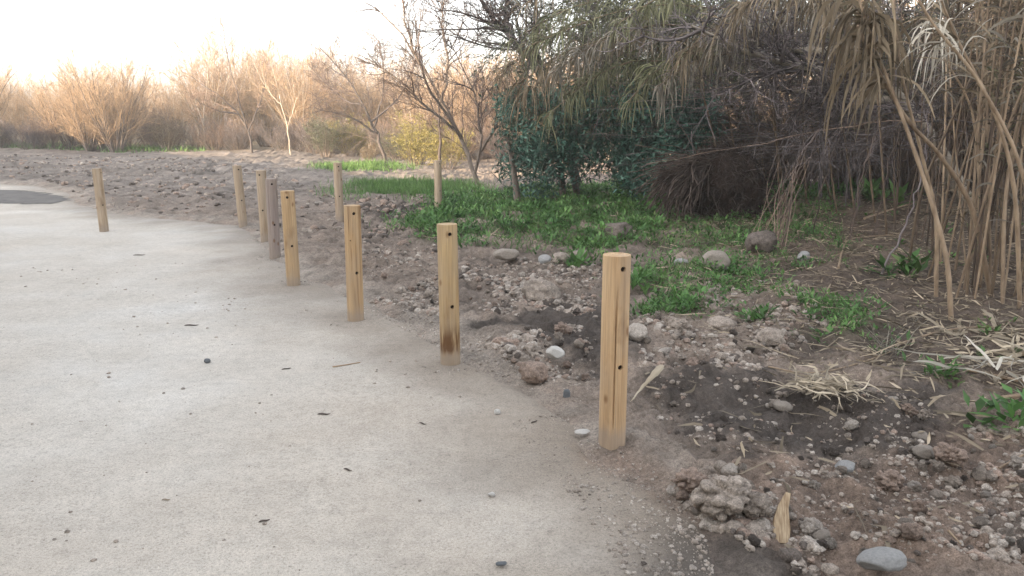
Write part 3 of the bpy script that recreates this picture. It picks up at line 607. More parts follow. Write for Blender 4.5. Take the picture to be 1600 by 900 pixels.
# ------------------------------------------------------------------ ground cover
def leafy(b, P, z, rng, nleaf, L, hgt):
    N = len(P); base = np.repeat(np.column_stack([P, z]), nleaf, 0); az = rng.random(N * nleaf) * 6.283; el = R(10) + rng.random(N * nleaf) * R(65)
    d = np.stack([np.cos(az) * np.cos(el), np.sin(az) * np.cos(el), np.sin(el)], 1); sc = np.repeat(.5 + rng.random(N), nleaf)
    B = base + np.stack([np.cos(az) * .03, np.sin(az) * .03, rng.random(N * nleaf) * hgt], 1) * sc[:, None]
    b.leaves(B, d, np.tile([0, 0, 1.0], (N * nleaf, 1)), L * sc * (.6 + .8 * rng.random(N * nleaf)), L * .42 * sc, np.repeat(rng.random(N), nleaf) * .6 + rng.random(N * nleaf) * .4)
rng = np.random.default_rng(15); b = MB()
for poly, n, L in zip(WEEDS, (7500, 800, 300, 260, 240, 600, 1500), (.07, .05, .04, .045, .10, .075, .05)):
    P = scatter(rng, poly, n) + rng.normal(size=(n, 2)) * .22; k = fbm(P * 1.7, 4, 33) > .12 - .33 * rng.random(n); P = P[k]; leafy(b, P, top_z(P), rng, 7, L, .07 + L * .5)
    Q = scatter(rng, poly, n * 2); Q = Q[fbm(Q * 1.9 + 4, 3, 35) > 0 - .4 * rng.random(len(Q))]; d = rng.normal(size=(len(Q), 3)) * .6; d[:, 2] = 1
    C = curves(rng, np.column_stack([Q, top_z(Q)]), d, L * (.9 + 1.4 * rng.random(len(Q))), 4, .15, -.12); b.blades(C, .009 * np.array([[.8, 1, .7, .1]]), rng, rng.random(len(Q)))
PW = scatter(rng, LITTER, 420); PW = PW[fbm(PW * .9, 3, 36) > .05]; leafy(b, PW, top_z(PW), rng, 6, .06, .04)
tag(b.build('weed_undergrowth', m_weed), 'low bright green leafy weeds spreading before the evergreen bush', 'weeds', None, 'stuff')
b = MB()
for poly, n, L, w in zip(GRASS, (9000, 3500, 4200, 700), (.22, .24, .26, .14), (.012, .02, .04, .012)):
    P = scatter(rng, poly, n) + rng.normal(size=(n, 2)) * np.array([.35, .6]); P = P[fbm(P * 1.1, 4, 34) > -.05 - .3 * rng.random(n)]; z = top_z(P); N = len(P); d = rng.normal(size=(N, 3)) * .35; d[:, 2] = 1
    C = curves(rng, np.column_stack([P, z]), d, L * (.5 + .8 * rng.random(N)), 4, .12, -.06); b.blades(C, w * np.array([[.8, 1, .7, .1]]), rng, rng.random(N))
tag(b.build('grass', m_grass), 'bright green young grass in strips on the far ground', 'grass', None, 'stuff')
b = MB()
for poly, n in ((LITTER, 13000), (WEEDS[0], 2600), (WEEDS[1], 500), (WEEDS[6], 700), (gp([(1200, 560), (1600, 560), (1640, 720), (1350, 640)]), 260), (gp([(1000, 440), (1200, 430), (1300, 560), (1050, 560)]), 220), (gp([(1000, 600), (1400, 600), (1600, 700), (1600, 880), (1200, 860)]), 90)):
    P = scatter(rng, poly, n); z = top_z(P) + .012 + .03 * rng.random(n); az = rng.random(n) * 6.283; d = np.stack([np.cos(az), np.sin(az), rng.normal(size=n) * .12], 1)
    C = curves(rng, np.column_stack([P, z]), d, .04 + .30 * rng.random(n) ** 3, 4, .12, -.02); C[:, :, 2] = np.maximum(C[:, :, 2], top_z(C[:, :, :2].reshape(-1, 2)).reshape(n, 4) + .006)
    fl = rng.normal(size=(n, 3)) * .4; fl[:, 2] += 1
    b.blades(C, (.006 + .014 * rng.random((n, 1))) * np.array([[.6, 1, .8, .1]]), rng, rng.random(n) ** 1.6, fl)
tag(b.build('leaf_litter', m_straw), 'dry fallen reed leaves and stalks carpeting the dark soil under the reeds', 'leaf litter', None, 'stuff')

weed_spots = [(1403, 436, .34, 'bushy green weed clump alone on the litter before the leaning reeds'), (1475, 588, .13, 'small bright green grass-like weed on bare soil left of the straw heap'),
    (1185, 505, .16, 'leafy weed sprouting beside the low pale clod'), (1070, 488, .15, 'yellow green weed patch behind the nearest post'), (1590, 655, .2, 'low green weed at the right edge below the straw heap'),
    (1000, 448, .2, 'green weed tuft just right of the nearest post top'), (1360, 318, .5, 'tall bright weed clump in the dark hollow under the brush'), (905, 420, .22, 'grassy weed left of the nearest post beside the earthy lumps')]
for px, py, L, lab in weed_spots:
    p = on(px, py); b = MB(); q = rng.normal(size=(9, 2)) * L * .33; P = p[None, :2] + q; leafy(b, P - p[None, :2], top_z(P) - p[2], rng, 9, L * .42, L * .35)
    o = b.build('weed_plant', m_weed); o.location = p; tag(o, lab, 'weed')

# ------------------------------------------------------------------ bare shrubs and trees of the far bank
def make_shrub(rng, h, stems, spread, mats, n1=12, n2=6, leaf=0, leafmat=None, lean=0.0):
    """returns meshes trunk, crown"""
    a = rng.random(stems) * 6.283; el = spread * np.sqrt(rng.random(stems)); d = np.stack([np.cos(a) * el + lean, np.sin(a) * el, np.ones(stems)], 1)
    base = np.stack([np.cos(a) * el * .35, np.sin(a) * el * .35, np.full(stems, -.1)], 1)
    L0 = h * (.65 + .4 * rng.random(stems)); P0 = curves(rng, base, d, L0, 8, .09, .03); b = MB(); b.tubes(P0, taper(h * .006 * (.6 + .8 * rng.random(stems)), 8, .2), 4, rng.random(stems)); t = b.mesh('trunk', mats[0])
    c = MB(); p, dd, tt, ix = sprout(rng, P0, n1, .15, .98, (R(18), R(55)), .12); l = L0[ix] * (.38 * (1.15 - tt)) * (.6 + .8 * rng.random(len(tt)))
    P1 = curves(rng, p, dd, l, 5, .13, .03); c.tubes(P1, taper(np.full(len(p), h * .0022), 5, .35), 3, rng.random(len(p)))
    p, dd, tt, ix2 = sprout(rng, P1, n2, .1, 1.0, (R(15), R(60)), .1); l2 = np.maximum(l[ix2] * .45 * (.5 + rng.random(len(tt))), .12)
    P2 = curves(rng, p, dd, l2, 3, .15, .03); c.tubes(P2, taper(np.full(len(p), h * .0012), 3, .5), 3, rng.random(len(p)))
    if leaf:
        p, dd, tt, _ = sprout(rng, P2, leaf, .2, 1, (R(20), R(80))); c.leaves(p, dd, nrm(rng.normal(size=p.shape)), .07 + .07 * rng.random(len(p)), .03, rng.random(len(p)))
        m = c.mesh('crown', leafmat)
    else: m = c.mesh('crown', mats[1])
    return t, m
rng = np.random.default_rng(31)
SH = [make_shrub(rng, 5.2, 46, .55, (m_bark, m_twig_tan)), make_shrub(rng, 5.0, 34, .42, (m_bark_pale, m_twig_tan)), make_shrub(rng, 5.6, 30, .7, (m_bark, m_twig)), make_shrub(rng, 5.0, 40, .5, (m_bark_pale, m_twig_tan), 12, 6)]
LOWSH = [make_shrub(rng, 2.2, 44, .9, (m_bark, m_twig_dead), 12, 6), make_shrub(rng, 2.4, 36, .8, (m_bark, m_twig), 12, 6)]
YEL = [make_shrub(rng, 2.4, 26, .7, (m_bark, m_twig), 9, 5, 3, m_yellow), make_shrub(rng, 2.6, 26, .6, (m_bark, m_twig), 9, 5, 2, m_olive)]
ORA = [make_shrub(rng, 2.2, 30, .6, (m_bark_pale, m_twig_tan), 10, 5, 2, m_blade)]
def plant(meshes, name, x, y, h_scale, label, cat, group=None, rz=None, lean=(0, 0)):
    o = empty(name, (x, y, float(top_z(np.array([[x, y]]))[0]) - .05), label, cat, group)
    link('trunk', meshes[0], o); link('crown', meshes[1], o)
    o.rotation_euler = (lean[0], lean[1], rng.random() * 6.283 if rz is None else rz); o.scale = (h_scale * (.9 + .25 * rng.random()), h_scale * (.9 + .25 * rng.random()), h_scale); return o
def at_px(px, Y): return (px - 800) / F * Y * 1.0, Y
far_row = [(-20, 46, 0, 1.05), (60, 52, 3, .95), (120, 44, 0, .8), (185, 45, 0, 1.05), (245, 46, 2, .6), (290, 54, 3, 1.0), (345, 47, 1, 1.35), (420, 50, 0, 1.05), (480, 46, 3, 1.3), (540, 50, 1, 1.1), (600, 48, 0, 1.0), (660, 44, 3, .95), (720, 40, 1, 1.0), (780, 38, 0, 1.0),
           (-90, 48, 2, 1.1), (20, 58, 1, 1.25), (150, 62, 3, 1.15), (255, 64, 1, .7), (390, 60, 3, 1.75), (460, 62, 0, 1.45), (520, 60, 2, 1.4), (580, 58, 3, 1.3), (640, 56, 1, 1.3), (700, 52, 0, 1.25), (760, 50, 3, 1.2)]
far_row += [(-60 + 38 * k, 66 + 5 * math.sin(k * 2.1), k % 4, .8 + .25 * math.sin(k * 1.7) ** 2) for k in range(24)]
for px, Y, v, s in far_row:
    x, y = at_px(px, Y); plant(SH[v], 'bare_shrub', x, y, s, 'tall bare many-stemmed willow shrub in the sunlit thicket on the far bank', 'shrub', 'bare shrubs of the far bank')
x, y = at_px(190, 41.5); plant(SH[0], 'bare_shrub', x, y, 1.0, 'broad round tan bush fanning out behind the lone far left post', 'shrub')
x, y = at_px(150, 42); plant(SH[0], 'bare_shrub', x, y, .8, 'smaller tan bush crowded against the left of the broad round one', 'shrub')
for k in range(30):
    px = -60 + k * 31 + rng.normal() * 10; Y = 43 - 13 * max(0, (px - 380) / 500) + rng.random() * 3; x, y = at_px(px, Y)
    plant(LOWSH[k % 2], 'low_bramble', x, y, .75 + .3 * rng.random(), 'low dark tangled bramble at the foot of the far thicket', 'bramble', 'brambles along the far bank')
for px, Y, v, s, lab in ((515, 37, 1, .95, 'olive green bush below the bare trees, left of the yellow one'), (553, 38, 0, .85, 'yellow green bush catching the sun beside the dark leaning tree'), (650, 31, 0, .9, 'yellow green bush behind the far tan post'),
        (700, 28, 0, .7, 'small yellow green bush behind the sapling'), (625, 36, 1, .7, 'dull green bush right of the dark leaning tree')):
    x, y = at_px(px, Y); plant(YEL[v], 'leafy_bush', x, y, s, lab, 'bush')
for px, Y, s, lab in ((270, 43, .9, 'orange tan leafy bush glowing in the sun behind the ploughed ground'), (580, 34, .45, 'small orange bush at the foot of the dark leaning tree'), (10, 44, .9, 'yellowish dry bush at the far left end of the thicket')):
    x, y = at_px(px, Y); plant(ORA[0], 'dry_bush', x, y, s, lab, 'bush')

def limb_tree(name, limbs, Y, rad, label, twigs=(18, 8, 5), matT=None, matC=None, lens=.42, seed=0, upb=.12):
    """limbs: pixel paths standing at about depth Y (each with its own depth offset); real tubes with real depth"""
    rng = np.random.default_rng(seed); bp = None; tb, cb = MB(), MB(); all_l = []
    for k, (pts, dy0, dy1) in enumerate(limbs):
        q = np.array([at(px, py, Y + dy0 + (dy1 - dy0) * i / (len(pts) - 1)) for i, (px, py) in enumerate(pts)])
        if bp is None:
            q[0][2] = float(top_z(q[0][None, :2])[0]) - .05; bp = q[0].copy()
        K = 14; c = spline(q, K) - bp; c[1:-1] += rng.normal(size=(K - 2, 3)) * .02; r0 = rad * (1 if k == 0 else .62)
        tb.tubes(c[None], np.linspace(1, .22, K)[None] * r0, 7, [.5]); all_l.append(c)
    P0 = np.stack(all_l); n1, n2, n3 = twigs; span = np.linalg.norm(P0[:, -1] - P0[:, 0], axis=1)
    p, d, t, ix = sprout(rng, P0, n1, .22, .98, (R(20), R(60)), upb); l1 = span[ix] * lens * (1.15 - .7 * t) * (.5 + .8 * rng.random(len(t)))
    P1 = curves(rng, p, d, l1, 7, .13, .02); cb.tubes(P1, taper(rad * .22 * (.6 + .6 * rng.random(len(p))), 7, .25), 4, rng.random(len(p)))
    p, d, t, i2 = sprout(rng, P1, n2, .15, 1, (R(20), R(65)), upb * .7); l2 = np.maximum(l1[i2] * .5 * (.5 + .8 * rng.random(len(t))), .2)
    P2 = curves(rng, p, d, l2, 5, .15, .02); cb.tubes(P2, taper(rad * .085 * np.ones(len(p)), 5, .4), 3, rng.random(len(p)))
    p, d, t, i3 = sprout(rng, P2, n3, .1, 1, (R(20), R(65)), upb * .5); P3 = curves(rng, p, d, np.maximum(l2[i3] * .5 * (.5 + rng.random(len(t))), .12), 3, .15, .0)
    cb.tubes(P3, taper(rad * .05 * np.ones(len(p)), 3, .6), 3, rng.random(len(p)))
    o = empty(name, bp, label, 'tree'); tb.build('trunk', matT or m_bark, o); cb.build('crown', matC or m_twig, o); return o
limb_tree('bare_tree', [([(748, 292), (735, 250), (715, 205), (680, 140), (640, 70), (585, 10)], 0, 1), ([(742, 270), (752, 225), (748, 180), (735, 130), (700, 60)], 0, -1), ([(716, 207), (665, 165), (615, 118), (560, 85)], .2, -.6), ([(748, 240), (775, 195), (800, 150), (830, 90)], 0, -.8), ([(690, 160), (700, 100), (690, 30), (700, -40)], .5, 1.5), ([(722, 215), (672, 140), (640, 60), (625, -30)], .3, -1.2)], 20.0, .066,
    'bare multi-stemmed tree with reddish leaning trunk, left of the evergreen bush', matT=m_bark, matC=m_twig_dark, seed=2)
limb_tree('bare_tree', [([(603, 257), (592, 218), (575, 180), (540, 120), (500, 75)], 0, .5), ([(588, 208), (545, 182), (490, 168)], .1, -1), ([(585, 198), (600, 130), (590, 50)], .1, 1), ([(565, 165), (530, 150), (480, 100)], .2, 1.3), ([(580, 190), (625, 150), (650, 90)], .1, 1)], 33.0, .078,
    'dark bare tree leaning left with wide spreading limbs behind the green grass', matT=m_bark_dark, matC=m_twig_dark, seed=3)
limb_tree('bare_tree', [([(395, 248), (388, 205), (365, 170), (330, 140), (285, 112)], 0, .5), ([(385, 200), (372, 150), (355, 90), (350, 40)], .1, .5), ([(388, 205), (410, 150), (420, 90)], 0, 1), ([(372, 178), (330, 170), (300, 150)], 0, -1)], 39.0, .06,
    'spreading bare tree in front of the tan thicket, behind the leaning grey post', matT=m_bark_dark, seed=4)
limb_tree('bare_tree', [([(455, 246), (447, 190), (432, 130), (420, 80)], 0, .5), ([(449, 205), (462, 160), (480, 110)], 0, .5), ([(440, 165), (420, 140), (405, 100)], 0, .4)], 38.0, .038,
    'slender bare tree with a pale whitish trunk', twigs=(12, 6, 4), matT=m_bark_pale, matC=m_twig_tan, seed=5)
limb_tree('bare_tree', [([(160, 232), (140, 190), (120, 150), (100, 105)], 0, .5), ([(145, 200), (160, 150), (165, 110)], 0, .5)], 43.0, .036,
    'pale stemmed bare tree rising left of the round tan thicket', twigs=(12, 6, 4), matT=m_bark_pale, matC=m_twig_tan, seed=6)
limb_tree('bare_tree', [([(325, 240), (318, 200), (322, 150), (330, 60)], 0, .5), ([(318, 195), (300, 140), (290, 100)], 0, .5)], 44.0, .045,
    'thin upright bare tree with pale stem behind the far bend of posts', twigs=(12, 6, 4), matT=m_bark_pale, matC=m_twig_tan, seed=7)
limb_tree('sapling', [([(688, 262), (687, 220), (686, 180), (684, 130)], 0, 0), ([(687, 200), (700, 170), (712, 140)], 0, .3)], 24.0, .055, 'thin dark upright sapling just behind the far tan post', twigs=(10, 5, 3), matT=m_bark_dark, matC=m_twig_dark, seed=8)
limb_tree('overhanging_tree', [([(905, 300), (880, 200), (840, 110), (800, 62), (770, 25), (735, -25)], 2, 0), ([(850, 120), (835, 60), (840, -20)], 1, 0), ([(880, 190), (920, 90), (930, -20)], 1, 1.5), ([(800, 62), (790, 20), (800, -30)], 0, .5)], 16.5, .13, 'dark tree limb crossing the sky at the top above the evergreen bush', matT=m_bark_dark, matC=m_twig_dark, seed=9, twigs=(18, 8, 5))
limb_tree('leaning_tree', [([(1530, 330), (1450, 210), (1380, 120), (1300, 50), (1215, -30)], 1.0, 0), ([(1380, 120), (1300, 110), (1200, 90), (1080, 40)], .6, -.6), ([(1330, 75), (1250, 80), (1150, 60)], .2, .6), ([(1420, 165), (1330, 150), (1230, 140)], .8, 0)], 11.5, .13, 'thick pale trunk leaning left behind the reed stand', matT=m_bark_pale, matC=m_twig_dead, seed=10, twigs=(18, 8, 5), upb=-.05)

# ------------------------------------------------------------------ evergreen bush
rng = np.random.default_rng(41)
bush = empty('evergreen_bush', on(880, 316), 'dense dark blue green evergreen bush at the end of the weeds', 'bush'); bo = np.array(bush.location)
tb = MB(); cb = MB()
for px, Yo, top in ((810, 0, 215), (880, .6, 200), (905, 1.0, 200), (985, 1.2, 210), (1060, .8, 200)):
    q0 = at(px, 316, bo[1] + Yo); q0[2] = float(top_z(q0[None, :2])[0]) - .05; q1 = at(px + rng.normal() * 14, top, bo[1] + Yo); c = spline([q0, (q0 + q1) / 2 + rng.normal(size=3) * .06, q1], 8) - bo
    tb.tubes(c[None], np.linspace(1, .5, 8)[None] * .075, 7, [.4])
tb.build('trunk', m_bark, bush)
cen = []
while len(cen) < 620:
    px, py = 785 + rng.random() * 330, 140 + rng.random() * 170; u = (px - 960) / 180; topl = 160 - 30 * math.cos(u * 1.2) + 10 * math.sin(px * .05); bot = 262 + 32 * math.sin(px * .031 + 1) + (10 if px < 830 else 0) + (22 if 890 < px < 1010 else 0) - (30 * max(0, px - 1010) / 80)
    if px < 860 and py > 270 and rng.random() < .6: continue
    if topl < py < bot + rng.normal() * 8: cen.append(at(px, py, bo[1] + rng.normal() * .55 + .4 - 1.2 * float(sstep(940, 1060, px))) - bo)
cen = np.array(cen); n = 34; C = np.repeat(cen, n, 0) + rng.normal(size=(len(cen) * n, 3)) * .13; d = rng.normal(size=C.shape) + np.array([0, -.4, .1])
cb.leaves(C, d, nrm(rng.normal(size=C.shape) + np.array([0, -.5, 1.0])), .085 + .05 * rng.random(len(C)), .038, np.clip(np.repeat(rng.random(len(cen)), n) * .6 + .4 * rng.random(len(C)), 0, 1))
br = curves(rng, cen - np.array([0, 0, .3]), rng.normal(size=cen.shape) + np.array([0, 0, .6]), .5, 4, .15); cb.tubes(br, .006, 3, np.zeros(len(br)))
cb.build('crown', m_ever, bush)

# ------------------------------------------------------------------ reeds
def cane_curve(pts, K=46): return spline(np.array(pts, float), K)
def cane_tube(b, c, r, tint, rng):
    K = len(c); rr = np.linspace(1, .45, K) * r; rr[::3] *= 1.14; b.tubes(c[None], rr[None], 8, [tint], cap=True)
def hang(b, rng, c, n, t0, t1, L, w, grav=-.22, tint=(0, 1), spread=.9, clump=1):
    p, d, t, _ = sprout(rng, c[None], n, t0, t1, (R(25), R(75)))
    if clump > 1: p = np.repeat(p, clump, 0); d = np.repeat(d, clump, 0) + rng.normal(size=(n * clump, 3)) * .45
    N = len(p); d = d + rng.normal(size=d.shape) * .2 * spread; C = curves(rng, p, d, L * (.45 + .75 * rng.random(N)), 7, .07, grav)
    b.blades(C, w * (.6 + .7 * rng.random((N, 1))) * np.array([[.7, 1, 1, .9, .75, .5, .06]]), rng, tint[0] + (tint[1] - tint[0]) * rng.random(N))
rng = np.random.default_rng(51)
CV = []; CD = []
for k in range(8):                           # upright canes of the stand
    h = 4.6 + rng.random() * 1.2; lean = rng.normal(size=2) * .05; c = cane_curve([(0, 0, -.08), (lean[0] * h * .3, lean[1] * h * .3, h * .35), (lean[0] * h * .9, lean[1] * h * .9, h * .7), (lean[0] * h * 2.0, lean[1] * h * 2.0, h)])
    b = MB(); cane_tube(b, c, .0085 + .0055 * rng.random(), .2 + .7 * rng.random(), rng); m1 = b.mesh('stem', (m_cane, m_cane_dim, m_cane, m_cane_pale)[k % 4])
    b = MB(); hang(b, rng, c, 42, .34, .98, .52, .018, -.3); hang(b, rng, c, 8, .1, .4, .28, .018, -.3, (0, .6)); m2 = b.mesh('leaves', (m_blade, m_blade_grey, m_blade)[k % 3] if k != 5 else m_blade_green)
    CV.append((m1, m2)); d1, d2 = m1.copy(), m2.copy(); d1.materials.clear(); d1.materials.append(m_cane_dim); d2.materials.clear(); d2.materials.append(m_blade_dim); CD.append((d1, d2))  # rear copies in darker materials that hold the shade between the stems
def stand(px, Y, label, group, lean=.05, ry=None, sc=1.0, V=None):
    x, y = at_px(px, Y); z = float(top_z(np.array([[x, y]]))[0]); o = empty('reed_cane', (x, y, z), label, 'reed', group); v = (V or CV)[rng.integers(8)]
    link('stem', v[0], o); link('leaves', v[1], o); o.rotation_euler = (rng.normal() * lean, (rng.normal() * lean) if ry is None else ry, rng.random() * 6.283); o.scale = (1, 1, sc * (.85 + .3 * rng.random())); return o
for k in range(135):
    px = 1440 + 330 * rng.random() ** .8; Y = 6.9 + 3.4 * rng.random() - .0012 * (px - 1440)
    if px < 1500 and Y < 7.6: Y += .9
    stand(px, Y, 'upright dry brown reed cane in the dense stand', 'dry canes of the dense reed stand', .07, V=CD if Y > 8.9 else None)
for k in range(64):
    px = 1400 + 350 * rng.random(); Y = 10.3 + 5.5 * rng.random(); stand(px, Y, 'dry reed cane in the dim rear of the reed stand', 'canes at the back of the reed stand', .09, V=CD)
for k in range(7):
    px = 1260 + 160 * rng.random(); Y = 15.5 + 4 * rng.random(); stand(px, Y, 'thin reed cane standing behind the dead brush', 'canes behind the dead brush', .12)

def reed(pts, r, label, group=None, stem=m_cane_pale, leaf=m_blade, n=26, t0=.3, L=.55, w=.026, clump=1, grav=-.22, extra=None, tint=.75):
    pts = np.array(pts, float); pts[0][2] = float(top_z(pts[0][None, :2])[0]) - .03; o = empty('leaning_reed', pts[0], label, 'reed', group); c = cane_curve(pts - pts[0])
    b = MB(); cane_tube(b, c, r, tint, rng); b.build('stem', stem, o)
    if n:
        b = MB(); hang(b, rng, c, n, t0, .99, L, w, grav, clump=clump); b.build('leaves', leaf, o)
    return o, c
def pl(seq): return [at(*p) for p in seq]
reed(pl([(1487, 497, 6.25), (1478, 400, 6.3), (1447, 290, 6.4), (1405, 170, 6.5), (1362, 60, 6.6), (1330, -40, 6.7)]), .021, 'thick pale reed leaning left in front of the stand, with hanging leaf skirt', n=16, t0=.72, L=.85, w=.030, clump=5, grav=-1.1)
reed(pl([(1466, 440, 7.0), (1462, 340, 6.95), (1440, 240, 6.9), (1410, 120, 6.8), (1395, 0, 6.8)]), .019, 'pale reed rising just behind the thick leaning one', n=8, t0=.6, L=.5)
reed(pl([(1552, 445, 7.0), (1520, 330, 6.9), (1470, 245, 6.8), (1420, 190, 6.7), (1372, 110, 6.6), (1340, 40, 6.5)]), .023, 'heavy yellowish reed slanting steeply left across the stand', stem=m_cane, n=14, t0=.68, L=.6, clump=3, grav=-.4, tint=1.0)
reed(pl([(1603, 420, 6.6), (1585, 300, 6.5), (1555, 180, 6.4), (1500, 70, 6.3), (1470, 0, 6.2)]), .019, 'reed at the right edge bending left over its neighbours', n=12, t0=.6, L=.5)
reed(pl([(1570, 450, 6.7), (1572, 300, 6.8), (1600, 150, 6.8), (1640, 0, 6.8)]), .018, 'straight reed leaning right at the right edge', n=10, t0=.5, L=.5, tint=.5)
reed(pl([(1640, 470, 6.0), (1600, 280, 6.0), (1530, 130, 6.0), (1460, 40, 6.0), (1425, -20, 6.0)]), .017, 'bleached reed crossing in front of the stand with pale curling leaves', leaf=m_blade_white, n=12, t0=.50, L=.45, w=.012, clump=2, grav=-.45)
reed(pl([(1520, 470, 7.4), (1530, 330, 7.4), (1520, 180, 7.3), (1475, 90, 7.2), (1455, 40, 7.0)]), .014, 'thin reed with a bunch of whitish drooping leaves at its tip', leaf=m_blade_white, n=7, t0=.82, L=.55, w=.017, clump=5, grav=-1.0)
reed(pl([(1420, 400, 8.3), (1440, 300, 8.3), (1490, 180, 8.2), (1530, 90, 8.2), (1560, -20, 8.2)]), .016, 'dark reed leaning right inside the stand', stem=m_cane, leaf=m_blade_grey, n=12, t0=.5, tint=.15)

arch = [((1160, 13.6), (1120, 110), (1030, 55), (900, 75), (810, 130)), ((1230, 13.0), (1180, 90), (1060, 40), (950, 60), (860, 115)), ((1300, 13.5), (1220, 60), (1090, 10), (960, 20), (830, 70)), ((1130, 14.3), (1080, 100), (980, 60), (880, 100), (800, 165)),
    ((1200, 14.0), (1150, 60), (1020, 0), (900, 10), (790, 70)), ((1340, 12.2), (1290, 70), (1190, 30), (1110, 50), (1060, 100)), ((1370, 12.0), (1330, 50), (1260, 10), (1170, 20), (1110, 70)), ((1260, 13.0), (1240, 20), (1160, -40), (1060, -20), (960, 40)),
    ((1180, 15.0), (1100, 40), (1000, -30), (900, -40), (800, 20)), ((1250, 14.5), (1160, 120), (1060, 90), (960, 105), (880, 150)), ((1390, 11.0), (1360, 60), (1300, 0), (1220, -20), (1130, 30)), ((1310, 12.4), (1270, 120), (1180, 85), (1090, 95), (1020, 140)),
    ((1140, 13.2), (1090, 130), (1010, 95), (930, 120), (850, 185)), ((1170, 15.5), (1080, 70), (970, 30), (850, 60), (770, 130)), ((1220, 12.8), (1200, 130), (1120, 80), (1040, 100), (980, 160))]
for k, (b0, *rest) in enumerate(arch):
    p0 = at(b0[0], 330, b0[1]); P = [p0] + [at(px, py, b0[1] - .25 * (i + 1)) for i, (px, py) in enumerate(rest)]
    reed(P, .015, 'old reed arching left over the evergreen bush with a fringe of hanging dry leaves', 'reeds arching over the evergreen bush', stem=m_cane, leaf=(m_blade, m_blade_grey, m_blade_green, m_blade, m_blade_green)[k % 5], n=60, t0=.35, L=.66, w=.018, clump=3, grav=-.55, tint=.4)

# grey green weeping tree that closes the upper middle of the picture
def weeping(name, base, lobes, label, matL, seed, n=30):
    r = np.random.default_rng(seed); o = empty(name, base, label, 'tree'); tb, cb, sb = MB(), MB(), MB()
    for (px, py, Y) in lobes:
        q = at(px, py, Y) - base; c = spline([(0, 0, -.1), q * np.array([.35, .35, .6]) + r.normal(size=3) * .15, q * np.array([.8, .8, 1.0]), q], 10); tb.tubes(c[None], np.linspace(1, .25, 10)[None] * .06, 6, [.5])
        p, d, t, ix = sprout(r, c[None], 34, .40, 1, (R(25), R(80)), .1); P1 = curves(r, p, d, .9 + .9 * r.random(len(p)), 8, .12, -.07); sb.tubes(P1, taper(np.full(len(p), .012), 8, .3), 3, r.random(len(p)))
        p, d, t, ix = sprout(r, P1, 9, .1, 1, (R(20), R(70)), -.15); P2 = curves(r, p, d, .3 + .4 * r.random(len(p)), 5, .12, -.1); sb.tubes(P2, taper(np.full(len(p), .005), 5, .4), 3, r.random(len(p)))
        p, d, t, ix = sprout(r, P2, n // 2, .05, 1, (R(15), R(60)), -.1); cb.leaves(p, d, nrm(r.normal(size=p.shape)), .05 + .06 * r.random(len(p)), .017, r.random(len(p)))
    tb.build('trunk', m_bark, o); sb.build('branches', m_twig_dead, o); cb.build('crown', matL, o); return o
weeping('weeping_tree', np.array([5.6, 16.2, .1]), [(830, 60, 15.6), (900, 20, 16.5), (900, 110, 16), (980, 60, 16), (1060, 20, 15.4), (1060, 110, 16), (1140, 60, 15.8), (1000, -20, 15), (870, 150, 15.4), (950, 140, 15.2), (1020, 150, 15), (940, 30, 14.6), (1100, 70, 14.8)], 'grey green weeping tree behind the hanging reed leaves', m_olive, 61)
weeping('weeping_tree', np.array([8.2, 15.0, .1]), [(1180, 10, 14.5), (1230, 60, 15), (1290, 30, 14.2), (1340, 90, 14.5), (1390, 20, 13.6)], 'grey green weeping tree behind the thick pale leaning trunk', m_olive, 62)

# ------------------------------------------------------------------ dead brush between bush and reeds
def dead_branch(pts, r, label, group, seed, n=(22, 5), drop=-.03, mat=None, L=.7, rooted=True):
    rr = np.random.default_rng(seed); pts = np.array(pts, float)
    if rooted: pts[0][2] = min(pts[0][2], float(top_z(pts[0][None, :2])[0]) + .02)
    o = empty('dead_branch', pts[0], label, 'branch', group)
    c = spline(pts - pts[0], 20); c[1:-1] += rr.normal(size=(18, 3)) * .015; b = MB(); b.tubes(c[None], np.linspace(1, .3, 20)[None] * r, 6, [rr.random()]); b.build('limb', mat or m_twig_dead, o)
    p, d, t, _ = sprout(rr, c[None], n[0], .25, 1, (R(15), R(60)), -.05); P1 = curves(rr, p, d, L * (.5 + rr.random(len(p))), 6, .14, drop); b = MB(); b.tubes(P1, taper(r * .4 * np.ones(len(p)), 6, .3), 3, rr.random(len(p)))
    p, d, t, _ = sprout(rr, P1, n[1], .1, 1, (R(15), R(60)), -.05); P2 = curves(rr, p, d, L * .45 * (.4 + rr.random(len(p))), 5, .16, drop * 1.4); b.tubes(P2, taper(r * .2 * np.ones(len(p)), 5, .4), 3, rr.random(len(p))); b.build('twigs', m_twig_dead, o); return o
rng = np.random.default_rng(71)
for k in range(26):
    Y = 12.6 + 3.2 * rng.random(); x0 = 1260 + 230 * rng.random(); yl = 105 + 125 * rng.random() ** .9; x1 = 1050 + 200 * rng.random(); s0 = at(x0, 320, Y)
    dead_branch([s0, at(x0 - 10, yl + 25 + 10 * rng.normal(), Y), at((x0 + x1) / 2, yl + 6 * rng.normal(), Y - .3), at(x1, yl + 22 * rng.normal() + 8, Y - .5)], .011 + .008 * rng.random(), 'thin grey dead branch lying sideways in the brush between bush and reeds', 'dead branches of the brush pile', 500 + k, (9, 4), L=.45)
for k in range(7):
    Y = 9.6 + 1.8 * rng.random(); x0 = 1220 + 160 * rng.random(); s0 = at(x0, 330, Y)
    dead_branch([s0, at(x0 + 25, 250, Y), at(x0 + 40 + 20 * rng.normal(), 200, Y + .2), at(x0 + 20 - 90 * rng.random(), 235 + 40 * rng.random(), Y - .3)], .008, 'fine pale dead twig spray drooping to the ground before the brush', 'pale twig sprays before the brush', 600 + k, (14, 4), -.10, m_fibre, .6)
